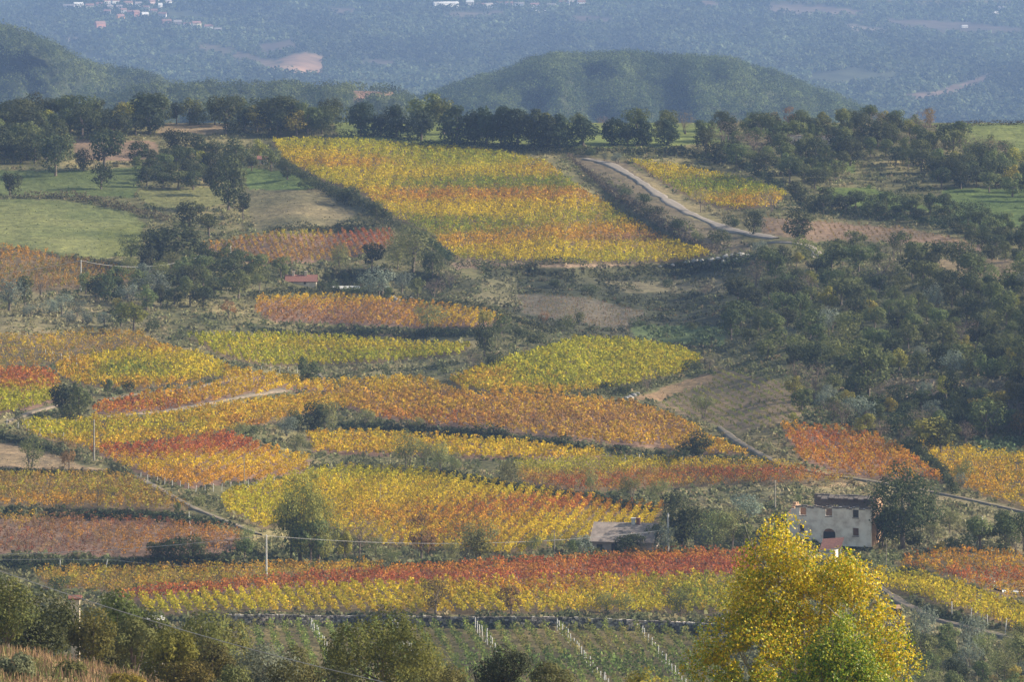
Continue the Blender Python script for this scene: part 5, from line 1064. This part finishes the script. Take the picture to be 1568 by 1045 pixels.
# ------------------------------------------------------------------ poles, posts, cables
def pole(X, Y, ytop, r, mat, label, arm=False, lean=0., cat='pole'):
    p = P(np.array([float(X)]), np.array([float(Y)]))[0]; H = (Y - ytop) * p[1] / F; o = link('utility_pole', None, loc=p)
    b = MB(); b.tube([(0, 0, -.5), (lean * .5, 0, H * .5), (lean, 0, H)], [r * 1.25, r, r * .8], 8); link('shaft', b.mesh('shaft', mat), o)
    if arm: a = MB(); a.tube([(lean - .35, 0, H - .25), (lean + .35, 0, H - .25)], .04, 5); link('crossarm', a.mesh('crossarm', M_WOOD), o); k = MB(); k.tube([(lean, 0, H - .02), (lean, 0, H + .14)], .06, 6); link('insulator', k.mesh('insulator', M_WHITE), o)
    tag(o, label, cat); return p + np.array((lean, 0, H))
t1 = pole(124, 446, 399, .13, M_WHITE, 'slim pale pole standing in the rusty left vineyard', True)
t2 = pole(353, 408, 376, .17, M_WHITE, 'short white pole above the narrow purple vineyard', True)
t3 = pole(144, 706, 644, .15, M_PALE, 'grey-brown pole at the corner of the large orange vineyard', True)
t4 = pole(408, 886, 821, .13, M_WHITE, 'slim white pole below the big lemon-yellow vineyard', True)
t5 = pole(1023, 846, 787, .17, M_WHITE, 'thick white pole right of the grey-roofed house', True)
pole(374, 750, 695, .07, M_WOOD, 'thin dark stake in the red-to-gold vineyard'); pole(849, 850, 815, .08, M_WOOD, 'thin brown stake left of the grey-roofed house')
pole(1187, 782, 738, .11, M_PALE, 'olive-grey pole in the grass left of the roofless farmhouse', True); pole(1504, 816, 791, .09, M_WHITE, 'short white pole in the bushes right of the big oak')
t6 = pole(92, 876, 857, .08, M_WHITE, 'short upright white pole on the left bank'); t7 = pole(161, 876, 857, .08, M_WHITE, 'short leaning white pole on the left bank', lean=.35)
pole(582, 775, 742, .06, M_WOOD, 'thin dark stake at the upper edge of the lemon-yellow vineyard'); pole(1357, 870, 826, .05, M_WOOD, 'thin brown stake at the corner by the big oak')
def cable(a, b, sag, r, label):
    a, b = Vector(a), Vector(b); n = 28; mb = MB()
    mb.tube([a.lerp(b, i / n) - Vector((0, 0, sag * 4 * (i / n) * (1 - i / n))) for i in range(n + 1)], r, 5)
    tag(link('cable', mb.mesh('cable', M_CABLE)), label, 'cable')
cable(P(np.array([-120.]), np.array([440.]))[0] + np.array((0, 0, 2.2)), t1, 1.0, .045, 'cable from the slim pale pole out past the left edge')
cable(t1, t2, 2.9, .045, 'sagging cable between the slim pale pole and the short white pole')
e1 = P(np.array([-150.]), np.array([880.]))[0]; cable(ray(-150, 850, e1[1]), t4, .9, .035, 'cable over the pinkish vineyard to the slim white pole')
cable(t4, ray(1023, 812, t5[1]), 1.6, .03, 'cable from the slim white pole past the trees to the thick white pole')
cable(t6, t7, .1, .025, 'short cable between the two short white poles'); cable(ray(-60, 856, t6[1]), t6, .1, .025, 'short cable from the left edge to the upright white pole')
cable(t7, ray(408, 868, t4[1]), .5, .025, 'low cable from the leaning white pole along the bank')
cable(ray(-80, 846, 300.), ray(700, 1070, 285.), .55, .022, 'long pale cable slanting down across the near bank trees')
# white posts in the young vines
pm = MB(); pm.tube([(0, 0, -.2), (0, 0, 1.0)], .5, 6); PM = pm.mesh('post', M_POST)
def post_line(x0, y0, x1, y1, n, hpx, label, group, w=.075, name='vineyard_post'):
    for i in range(n):
        t = i / max(1, n - 1); X = x0 + (x1 - x0) * t + random.uniform(-.7, .7); Y = y0 + (y1 - y0) * t ** 1.05; p = P(np.array([X]), np.array([Y]))[0]; h = hpx * random.uniform(.85, 1.1) * p[1] / F
        o = link(name, PM, loc=p, scale=(w * 2.0, w * 2.0, h)); o.rotation_euler.x = random.gauss(0, .03); o.rotation_euler.y = random.gauss(0, .05); tag(o, f'{ordn(i)} post from far end {label}' if n > 1 else label, 'post', group)
post_line(475, 965, 500, 1002, 9, 20, 'of the white line left of the tall brown-yellow tree', 'white posts left of the tall tree')
post_line(601, 965, 640, 1022, 12, 20, 'of the white line right of the tall brown-yellow tree', 'white posts right of the tall tree')
post_line(727, 967, 762, 1008, 10, 20, 'of the white line ending at the small dark tree', 'white posts ending at the dark tree')
post_line(853, 967, 932, 1062, 20, 20, 'of the white line running to the bottom edge', 'white posts in the middle of the young vines')
post_line(977, 972, 1050, 1062, 15, 20, 'of the white line nearest the golden poplar', 'white posts nearest the golden poplar')
post_line(957, 708, 1045, 710, 5, 12, 'of the five under the long dark bank', 'five posts under the dark bank')
post_line(10, 656, 96, 678, 6, 14, 'in the fence of the lime green corner', 'posts at the lime green corner', .05)
post_line(215, 738, 288, 752, 7, 13, 'along the lower edge of the red-to-gold vineyard', 'posts under the red-to-gold vineyard', .05)
post_line(300, 757, 420, 742, 10, 12, 'along the gap above the lemon-yellow vineyard', 'posts above the lemon-yellow vineyard', .05)
post_line(290, 800, 292, 830, 3, 16, 'beside the earth track', 'posts beside the earth track', .05)
post_line(1458, 945, 1540, 970, 4, 22, 'at the lower ends of the right-hand vine rows', 'posts at the ends of the right vine rows', .06)
post_line(400, 572, 455, 574, 5, 12, 'under the left end of the long yellow-green strip', 'posts under the yellow-green strip', .05)
post_line(70, 548, 118, 560, 5, 12, 'between the patchy field and the yellow rise', 'posts beside the yellow rise', .05)
post_line(655, 712, 660, 712, 1, 14, 'single pale post beside the pair of feathery trees', None, .05); post_line(1522, 898, 1522, 900, 1, 9, 'small white marker post beside the asphalt road', None, .09, 'marker_post')

# ------------------------------------------------------------------ villages on the far slope
WC = {'white': (.85, .82, .76), 'grey': (.50, .47, .45), 'cream': (.72, .64, .48), 'pink': (.66, .48, .42), 'orange': (.75, .36, .14), 'red': (.42, .20, .16)}
WM = {k: plain('plaster_' + k, v, scale=.1, var=.1) for k, v in WC.items()}; RM = {'red': plain('far_red_roof', (.24, .13, .10), scale=.1), 'grey': plain('far_grey_roof', (.30, .26, .24), scale=.1), 'pale': plain('far_pale_roof', (.60, .58, .55), scale=.1)}
HS = [('v', 105, 14, 18, 8, 'grey', 'grey'), ('v', 121, 13, 15, 10, 'white', 'pale'), ('v', 138, 14, 13, 9, 'cream', 'red'), ('v', 152, 12, 10, 9, 'pink', 'red'), ('v', 165, 7, 12, 9, 'grey', 'red'), ('v', 178, 7, 12, 9, 'white', 'red'), ('v', 169, 15, 9, 8, 'white', 'grey'), ('v', 164, 23, 10, 9, 'grey', 'red'), ('v', 186, 33, 12, 12, 'orange', 'red'), ('v', 197, 10, 14, 9, 'cream', 'red'), ('v', 183, 15, 9, 8, 'grey', 'grey'), ('v', 199, 25, 10, 10, 'pink', 'red'), ('v', 210, 26, 10, 11, 'red', 'red'), ('v', 223, 30, 10, 12, 'cream', 'pale'), ('v', 212, 13, 10, 11, 'white', 'grey'), ('v', 222, 16, 12, 8, 'grey', 'red'), ('v', 234, 8, 9, 9, 'pink', 'red'), ('v', 246, 17, 6, 13, 'white', 'pale'), ('v', 236, 22, 10, 9, 'pink', 'red'), ('v', 248, 28, 12, 10, 'grey', 'red'), ('v', 259, 8, 10, 9, 'white', 'grey'), ('v', 256, 39, 14, 10, 'red', 'red'), ('v', 272, 42, 12, 12, 'pink', 'grey'), ('v', 286, 42, 11, 8, 'white', 'red'), ('v', 302, 43, 14, 11, 'cream', 'red'), ('v', 320, 47, 13, 10, 'white', 'red'), ('v', 334, 49, 11, 7, 'grey', 'grey'), ('v', 155, 45, 17, 13, 'red', 'red'), ('v', 190, 20, 10, 8, 'grey', 'red'), ('v', 206, 4, 10, 8, 'white', 'red'), ('v', 224, 3, 9, 8, 'grey', 'red'), ('v', 246, 2, 9, 8, 'cream', 'red'),
      ('c', 684, 11, 40, 9, 'white', 'pale'), ('c', 720, 8, 12, 8, 'cream', 'pale'), ('c', 735, 12, 13, 8, 'grey', 'red'), ('c', 750, 12, 14, 8, 'white', 'grey'), ('c', 765, 9, 12, 7, 'grey', 'red'), ('c', 780, 10, 12, 8, 'pink', 'red'), ('c', 795, 12, 14, 9, 'white', 'grey'), ('c', 832, 18, 54, 3.5, 'cream', 'pale'), ('c', 820, 12, 14, 8, 'grey', 'red'), ('c', 845, 12, 14, 7, 'cream', 'grey'), ('c', 862, 8, 12, 8, 'white', 'red'), ('c', 876, 7, 10, 7, 'grey', 'grey'), ('c', 891, 9, 12, 9, 'white', 'red'), ('c', 790, 4, 10, 6, 'white', 'red'),
      ('r', 1535, 16, 12, 7, 'white', 'grey'), ('r', 1526, 24, 8, 7, 'cream', 'pale'), ('r', 1478, 42, 9, 4, 'white', 'pale')]
SN = {'v': ('in the upper left hill village', 'houses of the hill village'), 'c': ('in the settlement above the rounded wooded hill', 'houses of the middle settlement'), 'r': ('on the far right hillside', 'farms on the far right hillside')}
hg = defaultdict(list)
for i, h in enumerate(HS): hg[(h[0], h[5], h[6])].append(i)
HL = {}
for (z, a, b), idx in hg.items():
    for j, i in enumerate(sorted(idx, key=lambda i: HS[i][1])):
        HL[i] = f'{a} house, {b} roof, {SN[z][0]}' + (f', {ordn(j)} such from left' if len(idx) > 1 else '')
HL[32] = 'long white warehouse with a pale roof above the rounded wooded hill'; HL[17] = 'slender white bell tower in the upper left hill village'; HL[39] = 'long low cream retaining building below the middle settlement'
for i, (z, x, y, w, h, a, b) in enumerate(HS):
    m = dfar(x, y) / F; k = w * m
    wins = [(-k * .35 + q * k * .28, h * m * .25, k * .1, h * m * .16) for q in range(3)] if w > 9 and h > 7 and w < 30 else []
    gable_house('hillside_house' if i not in (17, 32) else ('bell_tower' if i == 17 else 'warehouse'), x, y, w, h, 7. if i != 17 else 5., WM[a], RM[b], HL[i], D=1, rotz=math.radians(((i * 37) % 50) - 10), roofh=.26, over=.4, wins=wins, group=SN[z][1])

# ------------------------------------------------------------------ haze over the whole valley
hb = MB(); hb.box(-3600, 3600, -60, 11500, -620, 12)
hm, nt, out = newmat('haze'); pv = nt.nodes.new('ShaderNodeVolumePrincipled'); pv.inputs['Color'].default_value = (.30, .465, .83, 1); pv.inputs['Density'].default_value = 7.6e-5; pv.inputs['Anisotropy'].default_value = 0.0
nt.links.new(pv.outputs[0], out.inputs['Volume'])
tag(link('haze', hb.mesh('haze', hm)), 'thin blue autumn haze thickening towards the far mountainside', 'haze', kind='stuff')
